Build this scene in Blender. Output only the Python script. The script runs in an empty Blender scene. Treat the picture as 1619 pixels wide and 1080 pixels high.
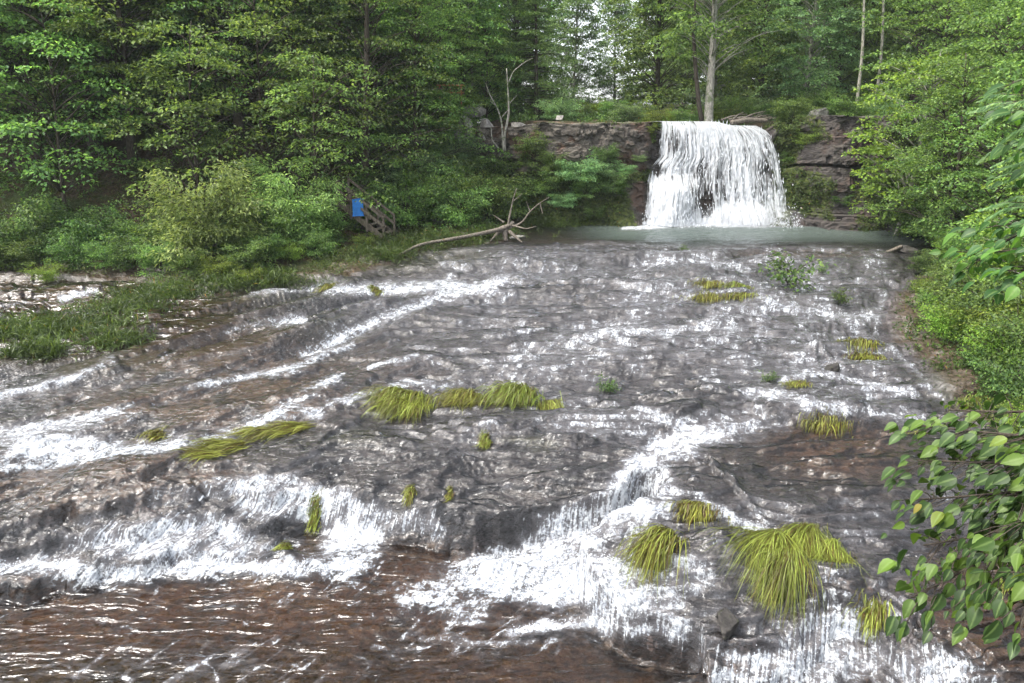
import bpy, math, random
import numpy as np
from mathutils import Vector

C = bpy.context.scene.collection
SC = bpy.context.scene
R = math.radians

# ------------------------------------------------------------------ camera, sky, sun, exposure
CAMH, PITCH, F, CX, CY = 5.5, R(10.0), 1079.33, 809.5, 375.3     # focal length and centre in photo pixels
cd = bpy.data.cameras.new('camera')
cam = bpy.data.objects.new('camera', cd); C.objects.link(cam)
cam.location = (0, 0, CAMH); cam.rotation_euler = (R(90) - PITCH, 0, 0)
cd.sensor_width = 36.0; cd.lens = 24.0; cd.shift_y = -(540 - CY) / 1619.0
cd.clip_start = 0.05; cd.clip_end = 2000
SC.camera = cam

w = bpy.data.worlds.new('World'); SC.world = w; w.use_nodes = True
nt = w.node_tree; nt.nodes.clear()
SUN_EL, SUN_AZ = 60.0, -112.0       # azimuth from +Y towards +X
sky = nt.nodes.new('ShaderNodeTexSky'); sky.sky_type = 'NISHITA'; sky.sun_disc = False
sky.sun_elevation = R(SUN_EL); sky.sun_rotation = R(SUN_AZ); sky.dust_density = 3.0; sky.altitude = 200
hs = nt.nodes.new('ShaderNodeHueSaturation'); hs.inputs['Saturation'].default_value = 0.30
hs.inputs['Value'].default_value = 1.0
bg = nt.nodes.new('ShaderNodeBackground'); bg.inputs['Strength'].default_value = 0.15
wo = nt.nodes.new('ShaderNodeOutputWorld')
nt.links.new(sky.outputs[0], hs.inputs['Color']); nt.links.new(hs.outputs[0], bg.inputs[0]); nt.links.new(bg.outputs[0], wo.inputs[0])

sl = bpy.data.lights.new('sun', 'SUN'); sl.energy = 1.9; sl.angle = R(14); sl.color = (1.0, 0.95, 0.86)
so = bpy.data.objects.new('sun', sl); C.objects.link(so)
_d = Vector((math.sin(R(SUN_AZ)) * math.cos(R(SUN_EL)), math.cos(R(SUN_AZ)) * math.cos(R(SUN_EL)), math.sin(R(SUN_EL))))
so.rotation_euler = (-_d).to_track_quat('-Z', 'Y').to_euler()
SC.view_settings.view_transform = 'Standard'; SC.view_settings.look = 'None'
SC.view_settings.gamma = 1.0; SC.view_settings.use_curve_mapping = False
SC.view_settings.exposure = 1.85
SC.render.engine = 'CYCLES'
SC.cycles.use_adaptive_sampling = True; SC.cycles.adaptive_threshold = 0.02
SC.cycles.max_bounces = 5; SC.cycles.transparent_max_bounces = 10; SC.cycles.volume_bounces = 0
SC.cycles.diffuse_bounces = 2; SC.cycles.glossy_bounces = 2
SC.cycles.caustics_reflective = False; SC.cycles.caustics_refractive = False

# ------------------------------------------------------------------ maths helpers
cp, sp = math.cos(PITCH), math.sin(PITCH)
def ray(px, py):
    a = (px - CX) / F; b = -(py - CY) / F
    return np.array([a, cp + b * sp, -sp + b * cp])
def proj(X, Y, Z):
    dz = Z - CAMH; dep = Y * cp - dz * sp; up = Y * sp + dz * cp
    dep = np.maximum(dep, 0.05)
    return CX + F * X / dep, CY - F * up / dep
_Yk = np.array([0, 7, 9, 10.5, 11.5, 16, 22, 27, 29.6, 200.])
_Zk = np.array([-1.25, -1.2, -1.12, -1.04, -0.95, -0.66, -0.33, -0.1, 0, 0])
def zb(Y): return np.interp(Y, _Yk, _Zk)
_Yt = np.linspace(1.0, 60, 6000); _, _Vt = proj(0 * _Yt, _Yt, zb(_Yt))
def base(px, py):                       # photo pixel -> point on the smooth stream surface
    px = np.asarray(px, float); py = np.asarray(py, float)
    Y = np.interp(-py, -_Vt, _Yt); dep = Y * cp + (CAMH - zb(Y)) * sp
    return (px - CX) / F * dep, Y
def wpts(l): return np.stack(base([p[0] for p in l], [p[1] for p in l]), 1)
def sstep(a, b, x):
    t = np.clip((x - a) / (b - a), 0, 1); return t * t * (3 - 2 * t)
def seg_dist(X, Y, pts):
    d = np.full(np.shape(X), 1e9)
    for (ax, ay), (bx, by) in zip(pts[:-1], pts[1:]):
        vx, vy = bx - ax, by - ay; L2 = vx * vx + vy * vy + 1e-12
        t = np.clip(((X - ax) * vx + (Y - ay) * vy) / L2, 0, 1)
        d = np.minimum(d, np.hypot(X - ax - t * vx, Y - ay - t * vy))
    return d
def sdf_poly(X, Y, pts):                # negative inside
    P = list(map(tuple, pts)); P.append(P[0])
    d = seg_dist(X, Y, P); ins = np.zeros(np.shape(X), bool)
    for (ax, ay), (bx, by) in zip(P[:-1], P[1:]):
        if ay == by: continue
        c = ((ay > Y) != (by > Y)) & (X < (bx - ax) * (Y - ay) / (by - ay) + ax); ins ^= c
    return np.where(ins, -d, d)
def _hash(i, j, k):
    n = (i.astype(np.int64) * 374761393 + j.astype(np.int64) * 668265263 + k * 2147483647) & 0xffffffff
    n = ((n ^ (n >> 13)) * 1274126177) & 0xffffffff; n = (n ^ (n >> 16)) & 0xffff
    return n / 65535.0
def vnoise(x, y, seed=0):
    i = np.floor(x); j = np.floor(y); fx = x - i; fy = y - j
    fx = fx * fx * (3 - 2 * fx); fy = fy * fy * (3 - 2 * fy)
    a = _hash(i, j, seed); b = _hash(i + 1, j, seed); c = _hash(i, j + 1, seed); d = _hash(i + 1, j + 1, seed)
    return (a + (b - a) * fx) * (1 - fy) + (c + (d - c) * fx) * fy
def fbm(x, y, seed=0, octv=4):
    s = 0; a = 0.5; t = 0
    for o in range(octv):
        s = s + a * vnoise(x * 2 ** o + 17.3 * o, y * 2 ** o - 9.1 * o, seed + o * 7); t += a; a *= 0.5
    return s / t

# ------------------------------------------------------------------ object helpers
def tag(o, label=None, cat=None, group=None, kind=None):
    if label: o['label'] = label
    if cat: o['category'] = cat
    if group: o['group'] = group
    if kind: o['kind'] = kind
    return o
def mesh(name, V, Fc, mat=None, smooth=False, attrs=None, uv=None):
    V = np.ascontiguousarray(V, np.float32); Fc = np.ascontiguousarray(Fc, np.int32)
    m = bpy.data.meshes.new(name); n, k = Fc.shape
    m.vertices.add(len(V)); m.vertices.foreach_set('co', V.ravel())
    m.loops.add(n * k); m.loops.foreach_set('vertex_index', Fc.ravel())
    m.polygons.add(n); m.polygons.foreach_set('loop_start', np.arange(0, n * k, k, dtype=np.int32))
    m.polygons.foreach_set('use_smooth', np.full(n, smooth))
    if uv is not None:
        l = m.uv_layers.new(name='flow'); l.data.foreach_set('uv', np.ascontiguousarray(uv[Fc.ravel()], np.float32).ravel())
    for a, vals in (attrs or {}).items():
        at = m.attributes.new(a, 'FLOAT', 'POINT'); at.data.foreach_set('value', np.ascontiguousarray(vals, np.float32))
    m.update(calc_edges=True)
    if mat: m.materials.append(mat)
    return m
def obj(name, me, parent=None, loc=(0, 0, 0), rz=0.0, sc=1.0):
    o = bpy.data.objects.new(name, me); C.objects.link(o); o.location = loc; o.rotation_euler = (0, 0, rz); o.scale = (sc,) * 3
    if parent: o.parent = parent
    return o
class MB:                               # collects quads
    def __init__(s): s.V = []; s.F = []; s.n = 0
    def add(s, V, Fq): s.V.append(V); s.F.append(np.asarray(Fq) + s.n); s.n += len(V)
    def tube(s, P, r, k=7, rng=None, rough=0.0):
        P = np.asarray(P, float); n = len(P); r = np.broadcast_to(np.asarray(r, float), (n,))
        T = np.gradient(P, axis=0); T /= np.linalg.norm(T, axis=1)[:, None] + 1e-9
        ref = np.array([0, 0, 1.0]) if abs(T[0][2]) < 0.9 else np.array([1.0, 0, 0])
        A = np.cross(T, ref); A /= np.linalg.norm(A, axis=1)[:, None] + 1e-9; B = np.cross(T, A)
        th = np.linspace(0, 2 * np.pi, k, endpoint=False)
        rr = np.repeat(r[:, None], k, 1)
        if rough: rr = rr * (1 + rough * (rng.random((n, k)) - 0.5))
        V = P[:, None] + rr[..., None] * (np.cos(th)[None, :, None] * A[:, None] + np.sin(th)[None, :, None] * B[:, None])
        V = V.reshape(-1, 3); i = np.arange(n - 1)[:, None] * k; j = np.arange(k)[None]
        Fq = np.stack([i + j, i + (j + 1) % k, i + k + (j + 1) % k, i + k + j], -1).reshape(-1, 4)
        c0 = np.array([[j0, j0, (k - 1 - j0), (k - 1 - j0)] for j0 in [0]])
        caps = [[0, a, a + 1, a + 1] for a in range(1, k - 1)]
        caps = [[0, a + 1, a, a] for a in range(1, k - 1)]
        s.add(V, Fq)
        e = (n - 1) * k
        for q in range(1, k - 2, 2):    # end caps as quads
            s.F.append(np.array([[0, q + 2, q + 1, q]]) + s.n - len(V)); s.F.append(np.array([[e, e + q, e + q + 1, e + q + 2]]) + s.n - len(V))
    def box(s, c, d, rot=None):
        x, y, z = np.array(d) / 2
        V = np.array([[-x, -y, -z], [x, -y, -z], [x, y, -z], [-x, y, -z], [-x, -y, z], [x, -y, z], [x, y, z], [-x, y, z]])
        if rot is not None: V = V @ np.asarray(rot).T
        s.add(V + np.asarray(c), [[0, 3, 2, 1], [4, 5, 6, 7], [0, 1, 5, 4], [1, 2, 6, 5], [2, 3, 7, 6], [3, 0, 4, 7]])
    def beam(s, a, b, wd, ht):          # board from a to b
        a = np.asarray(a, float); b = np.asarray(b, float); t = b - a; L = np.linalg.norm(t); t /= L
        side = np.cross(t, [0, 0, 1]); 
        if np.linalg.norm(side) < 1e-3: side = np.array([1.0, 0, 0])
        side /= np.linalg.norm(side); up = np.cross(side, t)
        s.box((a + b) / 2, (wd, L, ht), np.stack([side, t, up], 1))
    def mesh(s, name, mat, smooth=False): return mesh(name, np.concatenate(s.V), np.concatenate(s.F), mat, smooth)

# ------------------------------------------------------------------ materials
def newmat(name):
    m = bpy.data.materials.new(name); m.use_nodes = True; t = m.node_tree; t.nodes.clear()
    o = t.nodes.new('ShaderNodeOutputMaterial'); return m, t, o
class NT:
    def __init__(s, t): s.t = t
    def n(s, ty, **kw):
        nd = s.t.nodes.new(ty)
        for k, v in kw.items():
            if k.startswith('_'): setattr(nd, k[1:], v)
        return nd
    def set(s, nd, i, v):
        if isinstance(v, bpy.types.NodeSocket): s.t.links.new(v, nd.inputs[i])
        else: nd.inputs[i].default_value = v
    def math(s, op, a, b=0.0, c=0.0, clamp=False):
        nd = s.n('ShaderNodeMath', _operation=op); nd.use_clamp = clamp
        s.set(nd, 0, a); s.set(nd, 1, b)
        if op in ('MULTIPLY_ADD',): s.set(nd, 2, c)
        return nd.outputs[0]
    def mix(s, f, a, b):
        nd = s.n('ShaderNodeMix', _data_type='RGBA'); s.set(nd, 0, f)
        s.set(nd, 6, a if isinstance(a, bpy.types.NodeSocket) else (*a, 1)); s.set(nd, 7, b if isinstance(b, bpy.types.NodeSocket) else (*b, 1))
        return nd.outputs[2]
    def noise(s, vec, scale, detail=4, rough=0.55, dist=0.0, out=0):
        nd = s.n('ShaderNodeTexNoise'); s.set(nd, 'Vector', vec); s.set(nd, 'Scale', scale); s.set(nd, 'Detail', detail)
        s.set(nd, 'Roughness', rough); s.set(nd, 'Distortion', dist); return nd.outputs[out]
    def smooth(s, x, a, b, lo=0.0, hi=1.0):
        nd = s.n('ShaderNodeMapRange', _interpolation_type='SMOOTHSTEP'); s.set(nd, 0, x); s.set(nd, 1, a); s.set(nd, 2, b)
        s.set(nd, 3, lo); s.set(nd, 4, hi); return nd.outputs[0]
    def mapv(s, vec, scale=(1, 1, 1), rot=(0, 0, 0), loc=(0, 0, 0)):
        nd = s.n('ShaderNodeMapping'); s.set(nd, 0, vec); s.set(nd, 'Scale', scale); s.set(nd, 'Rotation', rot); s.set(nd, 'Location', loc); return nd.outputs[0]
    def attr(s, name): nd = s.n('ShaderNodeAttribute', _attribute_name=name); return nd.outputs['Fac']
    def obj(s): return s.n('ShaderNodeTexCoord').outputs['Object']
    def bump(s, h, strength=0.5, dist=0.05, nrm=None):
        nd = s.n('ShaderNodeBump'); s.set(nd, 'Height', h); s.set(nd, 'Strength', strength); s.set(nd, 'Distance', dist)
        if nrm: s.set(nd, 'Normal', nrm)
        return nd.outputs[0]
    def pbsdf(s, col, rough=0.6, spec=0.5, nrm=None):
        nd = s.n('ShaderNodeBsdfPrincipled'); s.set(nd, 'Base Color', col if isinstance(col, bpy.types.NodeSocket) else (*col, 1))
        s.set(nd, 'Roughness', rough); s.set(nd, 'Specular IOR Level', spec)
        if nrm: s.set(nd, 'Normal', nrm)
        return nd.outputs[0]
def finish(t, o, sh): t.links.new(sh, o.inputs['Surface'])

def leaf_mat(name, c1, c2, c3, trans=0.4, rough=0.5, objvar=0.25, odd=None, tk=1.5, rib=False):
    m, t, o = newmat(name); k = NT(t)
    g = k.n('ShaderNodeNewGeometry'); r = g.outputs['Random Per Island']
    ra = k.n('ShaderNodeValToRGB'); k.set(ra, 0, r); e = ra.color_ramp.elements
    e[0].color = (*c1, 1); e[1].color = (*c3, 1); e[1].position = 1.0; x = e.new(0.55); x.color = (*c2, 1)
    if odd: x = e.new(0.985); x.color = (*c3, 1); e[len(e) - 1].color = (*odd, 1)
    oi = k.n('ShaderNodeObjectInfo').outputs['Random']
    pv = k.noise(k.obj(), 0.9, 3, 0.6)
    hv = k.n('ShaderNodeHueSaturation'); k.set(hv, 'Color', ra.outputs[0])
    k.set(hv, 'Hue', k.math('MULTIPLY_ADD', oi, 0.04, 0.48)); k.set(hv, 'Value', k.math('MULTIPLY', k.math('MULTIPLY_ADD', oi, objvar * 2, 1 - objvar), k.smooth(pv, 0.3, 0.7, 0.65, 1.35)))
    if rib:
        rc = k.mix(k.math('MULTIPLY', k.smooth(k.attr('rib'), .72, 1.0), .45), hv.outputs[0], (.22, .32, .10)); rc = k.mix(k.math('MULTIPLY', k.smooth(k.noise(k.obj(), 38, 3, .6), .58, .70), .5), rc, (.035, .05, .012))
    p = k.pbsdf(rc if rib else hv.outputs[0], rough, 0.35)
    tr = k.n('ShaderNodeBsdfTranslucent'); tc = k.n('ShaderNodeMix', _data_type='RGBA', _blend_type='MULTIPLY'); k.set(tc, 0, 1.0)
    k.set(tc, 6, hv.outputs[0]); k.set(tc, 7, (1.2 * tk, 1.15 * tk, 0.75 * tk, 1)); k.set(tr, 'Color', tc.outputs[2])
    mx = k.n('ShaderNodeMixShader'); k.set(mx, 0, trans); t.links.new(p, mx.inputs[1]); t.links.new(tr.outputs[0], mx.inputs[2])
    finish(t, o, mx.outputs[0]); return m
def bark_mat(name, c1, c2, lich=None):
    m, t, o = newmat(name); k = NT(t); v = k.mapv(k.obj(), (6, 6, 1.2))
    a = k.noise(v, 4, 6, 0.65); col = k.mix(k.smooth(a, 0.35, 0.65), c1, c2)
    if lich: col = k.mix(k.smooth(k.noise(k.obj(), 3.0, 4, 0.6), 0.5, 0.62), col, lich)
    finish(t, o, k.pbsdf(col, 0.85, 0.2, k.bump(a, 0.7, 0.03))); return m
M = {}
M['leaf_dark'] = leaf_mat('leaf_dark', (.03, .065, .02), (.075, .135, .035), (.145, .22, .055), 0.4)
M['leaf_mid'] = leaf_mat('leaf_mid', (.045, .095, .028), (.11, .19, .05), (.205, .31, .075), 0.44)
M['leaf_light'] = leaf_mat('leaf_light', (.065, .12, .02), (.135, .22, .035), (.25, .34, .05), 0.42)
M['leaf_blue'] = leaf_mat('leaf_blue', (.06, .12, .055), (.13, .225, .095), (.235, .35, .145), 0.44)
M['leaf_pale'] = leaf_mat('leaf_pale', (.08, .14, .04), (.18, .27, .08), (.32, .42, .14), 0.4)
M['leaf_big'] = leaf_mat('leaf_big', (.018, .05, .012), (.035, .09, .018), (.10, .20, .025), 0.4, 0.5, 0.05, odd=(.30, .24, .04), rib=True)
M['grass'] = leaf_mat('grass', (.075, .04, .012), (.12, .14, .018), (.28, .33, .06), 0.25, 0.45, 0.1, tk=1.0)
M['cover'] = leaf_mat('cover', (.024, .040, .010), (.048, .075, .016), (.10, .135, .03), 0.35, 0.5, 0.0, odd=(.22, .10, .03))
M['bark'] = bark_mat('bark', (.028, .022, .017), (.075, .062, .048))
M['bark_pale'] = bark_mat('bark_pale', (.16, .15, .13), (.38, .36, .31), (.12, .14, .08))
M['bark_dead'] = bark_mat('bark_dead', (.06, .05, .042), (.19, .165, .135))
M['wood'] = bark_mat('wood', (.07, .058, .045), (.17, .145, .115))
# ------------------------------------------------------------------ stream bed, water and land
river_poly = wpts([(1010, 345), (880, 352), (830, 372), (760, 388), (660, 402), (600, 428), (520, 446), (450, 452), (380, 458), (270, 452), (160, 442),
                   (0, 436), (-300, 440), (-900, 450), (-2500, 470), (-4000, 1500), (3200, 1500), (2300, 1000), (1850, 850), (1640, 720), (1510, 655), (1455, 590),
                   (1400, 530), (1405, 470), (1470, 425), (1480, 402), (1440, 385), (1405, 352), (1400, 345)])
hillL = wpts([(-3000, 395), (-400, 412), (0, 405), (180, 396), (330, 390), (450, 384), (540, 372), (640, 360), (720, 353), (790, 349)])
hillL = np.concatenate([hillL, [[0.5, 38.5], [1.5, 90], [-150, 90], [-150, 28]]])
hillR = wpts([(1415, 349), (1450, 372), (1530, 395), (1640, 470), (1760, 560), (1950, 700), (2600, 1000), (3600, 1400)])
hillR = np.concatenate([hillR, [[150, 5], [150, 90], [19.5, 90], [19.5, 38]]])
CLIFF = np.array([[-3.0, 40.5], [-0.5, 39.0], [1.2, 37.2], [2.2, 36.5], [4.5, 36.3], [6.6, 36.6], [7.6, 37.0], [10.5, 37.2], [13.4, 37.0], [14.6, 36.2], [16.2, 35.2], [18.2, 35.0], [20.0, 34.2], [22.5, 33.2], [25.0, 33.5]])
def plateau(X, Y):
    yc = np.interp(X, CLIFF[:, 0], CLIFF[:, 1]); return yc
def land(X, Y):
    X = np.asarray(X, float); Y = np.asarray(Y, float)
    d = sdf_poly(X, Y, river_poly); z = zb(Y) + 0.06 * sstep(-0.3, 0.3, d) + 0.07 * np.clip(d, 0, 12)
    hl = np.maximum(-sdf_poly(X, Y, hillL), 0); hr = np.maximum(-sdf_poly(X, Y, hillR), 0)
    fl = 1 - np.exp(-hl * 0.135 * (1 + 0.5 * sstep(-12, -4, X)))
    z = z + 5.6 * fl + 0.10 * hl * 0.6 + 5.4 * (1 - np.exp(-hr * 0.16)) + 0.05 * hr
    z = z + (fbm(X * 0.35, Y * 0.35, 3) - 0.5) * 1.0 * sstep(0.5, 5, hl + hr)
    yc = plateau(X, Y); up = sstep(0.6, 1.3, Y - yc) * sstep(-3.5, -1, X) * (1 - sstep(23, 26, X))
    zt = 5.1 + 0.25 * fbm(X * 0.5, Y * 0.5, 5) + 0.035 * np.clip(Y - yc - 3, 0, 60)
    zt = zt - 0.45 * sstep(7.2, 8.0, X) * (1 - sstep(13.2, 14.2, X)) * (Y > 30)
    zf = np.where(up > 0, np.maximum(z, 0) * (1 - up) + np.maximum(zt, z * sstep(0, 4, hl + hr) * 0) * up, z)
    return zf
def land1(x, y): return float(land(np.array([x]), np.array([y]))[0])
def hit(px, py, lo=3, hi=70):           # photo pixel -> point on the land
    r = ray(px, py); y = np.linspace(lo, hi, 1400); X = r[0] / r[1] * y; Z = CAMH + r[2] / r[1] * y
    h = land(X, y); i = np.argmax(Z < h) if (Z < h).any() else len(y) - 1
    return np.array([X[i], y[i], h[i]])
def ground_at(px, Y):                   # land point in a photo column at a given distance
    X = 0.0
    z = 0.0
    for _ in range(6):
        X = (px - CX) / F * (Y * cp - (z - CAMH) * sp); z = land1(X, Y)
    return np.array([X, Y, z])

# river steps, painted on the smooth surface
lower = wpts([(-2500, 850), (-600, 830), (0, 800), (150, 780), (300, 748), (380, 738), (470, 757), (560, 768), (640, 776), (700, 786), (790, 792), (860, 782), (900, 777), (960, 772),
              (1000, 748), (1030, 738), (1062, 762), (1050, 800), (965, 828), (925, 850), (938, 895), (1000, 935), (1080, 955), (1165, 965),
              (1215, 960), (1290, 905), (1400, 925), (1500, 985), (1600, 1050), (1700, 1500), (-2500, 1500)])
risers = [([(770, 452), (820, 447), (880, 452), (960, 458), (1040, 470), (1110, 476), (1190, 470)], .16, 1.6),
          ([(560, 412), (650, 420), (740, 428), (830, 418), (900, 424)], .10, 1.4),
          ([(1330, 448), (1400, 452), (1480, 462)], .16, 1.5),
          ([(840, 402), (960, 398), (1100, 402), (1250, 396), (1390, 402)], .07, 1.4),
          ([(1020, 630), (1090, 622), (1150, 632), (1180, 640)], .13, .8),
          ([(1060, 668), (1180, 655), (1260, 668), (1340, 660), (1390, 655)], .12, .8),
          ([(560, 520), (650, 500), (740, 512)], .10, .9), ([(860, 545), (950, 538), (1060, 552)], .07, .8),
          ([(880, 640), (930, 636), (1000, 650)], .08, .6), ([(420, 585), (520, 560), (610, 575)], .08, .8),
          ([(630, 688), (720, 700), (800, 700), (900, 705), (990, 690)], .10, .5),
          ([(380, 520), (470, 512), (540, 500), (625, 488)], .13, .9), ([(60, 620), (190, 590), (300, 560)], .12, .9),
          ([(1070, 700), (1100, 735), (1135, 770), (1175, 805), (1215, 838)], .16, .5),
          ([(500, 680), (640, 700)], .08, .5), ([(1290, 560), (1350, 590), (1300, 600)], .10, .5),
          ([(1160, 560), (1250, 545), (1330, 560)], .07, .7), ([(1290, 870), (1370, 850), (1460, 870)], .08, .5)]
bumps = [(1010, 830, .9, .7, .16), (1140, 880, .8, .6, .26), (870, 740, 1.6, .5, .10), (440, 835, .55, .28, .30), (560, 700, 1.2, .5, .08), (330, 650, 2.4, .6, .13),
         (180, 760, 2.2, .6, .10), (1100, 640, 1.2, .6, .10), (1330, 940, .7, .4, .12), (470, 520, 2.0, .5, .08), (700, 740, 1.0, .4, .08), (790, 838, .42, .17, .22), (1110, 1000, .35, .12, .12)]
_us = np.concatenate([np.linspace(-2400, -100, 110, endpoint=False), np.arange(-100, 1720, 2.1), np.linspace(1721, 3000, 70)])
_vs = np.concatenate([np.linspace(346, 400, 70, endpoint=False), np.arange(400, 1110, 1.25), np.linspace(1112, 1480, 70)])
UU, VV = np.meshgrid(_us, _vs)
GX, GY = base(UU, VV)
Lk = ([0, 7, 12, 17, 22, 27, 30, 40], [-30, -25, -20, -14, -8.5, -5.2, -4.5, -3.5]); Rk = ([0, 7, 12, 17, 20, 28, 32, 40], [5, 6.5, 8.5, 10.5, 11.5, 15, 16, 17])
def flow(X, Y):
    L = np.interp(Y, *Lk); Rr = np.interp(Y, *Rk); return (X - L) / (Rr - L) * 20.0, Y
FN, FS = flow(GX, GY)
dR = sdf_poly(GX, GY, river_poly); dL = sdf_poly(GX, GY, lower)
wob = (fbm(GX * 2.5, GY * 2.5, 11) - 0.5) * 0.35
narrow = sstep(-1.5, -0.3, GX - 0 * GY) * (1 - sstep(2.4, 3.5, GX))     # the middle ledge is a sharp face
narrow = np.maximum(narrow, sstep(-4.6, -3.6, GX) * 0.82 * (1 - sstep(2.4, 3.5, GX)))
wid = 1.9 - 1.71 * narrow; wid = np.where(GX > 2.6, 1.0, wid)
dd = -(dL + wob * (0.35 + 0.5 * (1 - narrow)))
tl = np.clip(dd / wid, 0, 1)
_q = tl * 4 + 1.2 * (fbm(GX * 1.3, GY * 1.3, 12) - .5) * (tl > 0) * (tl < 1); tl = np.where(wid > .5, np.clip((np.floor(_q) + sstep(.0, .38, _q % 1)) / 4, 0, 1), tl)
drop = 0.72 * sstep(0, 1, tl)
sm = zb(GY) - drop                       # smooth sheet the water follows
for pts, h, dec in risers:
    wp = wpts(pts); dn = seg_dist(GX, GY, wp) 
    yl = np.interp(GX, *(lambda o: (wp[o, 0], wp[o, 1]))(np.argsort(wp[:, 0])))
    s = (GY - yl + (fbm(GX * 3, GY * 3, 21) - .5) * .3)
    x0, x1 = wp[:, 0].min(), wp[:, 0].max(); mx = sstep(x0 - .3, x0 + .4, GX) * (1 - sstep(x1 - .4, x1 + .3, GX))
    sm = sm + h * mx * sstep(-0.04, 0.06, s) * np.exp(-np.clip(s, 0, 9) / dec)
for (bx, by, ax, ay, h) in bumps:
    cx_, cy_ = base(bx, by); q = ((GX - cx_) / ax) ** 2 + ((GY - cy_) / ay) ** 2
    sm = sm + h * np.exp(-q * 1.2)
sm = sm + (fbm(FN * .5, FS * .5, 31) - .5) * .16 * sstep(30, 26, GY) * sstep(-.2, -1.5, dR)
calm = sstep(27.0, 31.5, GY)
deep = np.clip(sstep(.75, 1.0, tl) * sstep(.1, .5, -dL), 0, 1)
# rock relief
_w = sstep(-.5, -4.5, GX) * sstep(26, 22, GY) * sstep(-1, 2, FN); strat = (1 - _w) * fbm(GX * .28 + 3, GY * 1.35 - .12 * GX, 41, 4) + _w * fbm(FN * .75, FS * .28, 44, 4) + .045 * (fbm(GX * 2, GY * 5, 42, 3) - .5)
terr = (np.floor(strat * 10) + sstep(.36, .64, (strat * 10) % 1)) / 10
mid = ((terr - .5) * .95 + (fbm(GX * 2.2, GY * 4.5, 43, 3) - .5) * .05) * (1 - .85 * deep) * (1 - .9 * calm)
rock = (fbm(GX * 6, GY * 9, 51, 4) - .5) * .07
face = np.clip(1 - np.abs(tl - .5) * 2, 0, 1) * (tl > 0) * (tl < 1)
rock = rock + face * (fbm(GX * 5, GY * 14, 61, 4) - .5) * .12
bankz = 0.05 * sstep(-.35, .25, dR) + 0.07 * np.clip(dR, 0, 12)
BZ = sm + mid - 0.030 - 0.22 * calm - 0.12 * deep + rock * (1 - .5 * deep) * (1 - .5 * calm) + bankz + sstep(0, 1.0, dR) * (fbm(GX * 2, GY * 2, 71) - .5) * .12
lz = land(GX, GY)
BZ = np.where(dR > 1.0, np.minimum(BZ, lz + .03 - .25 * sstep(1.5, 3.0, dR)), BZ)
# water surface
_al, _cr = .67 * GX + .74 * GY, -.74 * GX + .67 * GY; _al = _al + .5 * fbm(GX * .6, GY * .6, 410); _cr = _cr + .35 * fbm(GX * .5, GY * .5, 411); fgd = deep * (1 - sstep(.2, 2.2, GX))
swell = (fbm(_al * .9, _cr * 3.6, 412, 2) - .5)
wave = (fbm(FN * 2.4, FS * 1.6, 81, 4) - .5) * .045 + (fbm(FN * 2.2 + .9 * FS, FS * 1.4, 82, 2) - .5) * .10 * deep + swell * .10 * fgd + (fbm(GX * 5 + FS, GY * 4.2, 83, 2) - .5) * .022
wamp = (1 - .70 * calm) * (0.6 + .5 * (1 - deep) + .0)
sidech = np.exp(-(((UU - 90) / 110) ** 2 + ((VV - 465) / 20) ** 2))
strings = (fbm(FN * 16, FS * .8, 85, 2) - .5) * .10 * np.clip(face, 0, 1)
WZ = sm + mid + wave * wamp + strings - 0.02 * sstep(-.3, .2, dR)
WZ = np.where(dR > .9, WZ - .5, WZ)
PU, PV = proj(GX, GY, WZ); WPU, WPV = PU, PV
_k = 5 + 26 * sstep(420, 900, PV)
PU = PU + _k * 2.2 * ((fbm(FN * 1.0, FS * .9, 301, 3) - .5) + .5 * (fbm(GX * 4, GY * 4, 302, 3) - .5)); PV = PV + _k * 1.1 * ((fbm(FN * 1.1, FS * .7, 303, 3) - .5) + .5 * (fbm(GX * 4, GY * 4, 304, 3) - .5))
def stroke(pts, wd, s, e=1.0):
    d = seg_dist(PU, PV * 1.0, pts); return s * (.62 * np.exp(-(d / wd) ** 2 * 1.6) + .38 * np.exp(-(d / (2.6 * wd)) ** 2))
def blob(cx_, cy_, rx, ry, s):
    q = np.sqrt(((PU - cx_) / rx) ** 2 + ((PV - cy_) / ry) ** 2); return s * (1 - sstep(.35, 1.25, q))
foam = np.zeros_like(PU)
def acc(x):
    global foam; foam = np.maximum(foam, x)
big = fbm(FN * .9, FS * .45, 91, 3)
slp = np.clip(np.gradient(sm + mid, axis=0) / np.minimum(np.gradient(GY, axis=0), -1e-4), -1, 3)
acc(.41 * sstep(560, 760, PU) * sstep(1480, 1380, PU) * sstep(368, 400, PV) * sstep(690, 560, PV))  # broad speckle: aerated water, and painted silver in place of sky reflections
acc(.34 * sstep(420, 600, PU) * sstep(1500, 1400, PU) * sstep(430, 470, PV) * sstep(760, 700, PV))
acc(.24 * sstep(-200, 100, PU) * sstep(1600, 1500, PU) * sstep(520, 640, PV) * (1 - .85 * sstep(.7, 1, tl)))
foam = foam * (0.62 + .76 * big)
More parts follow.
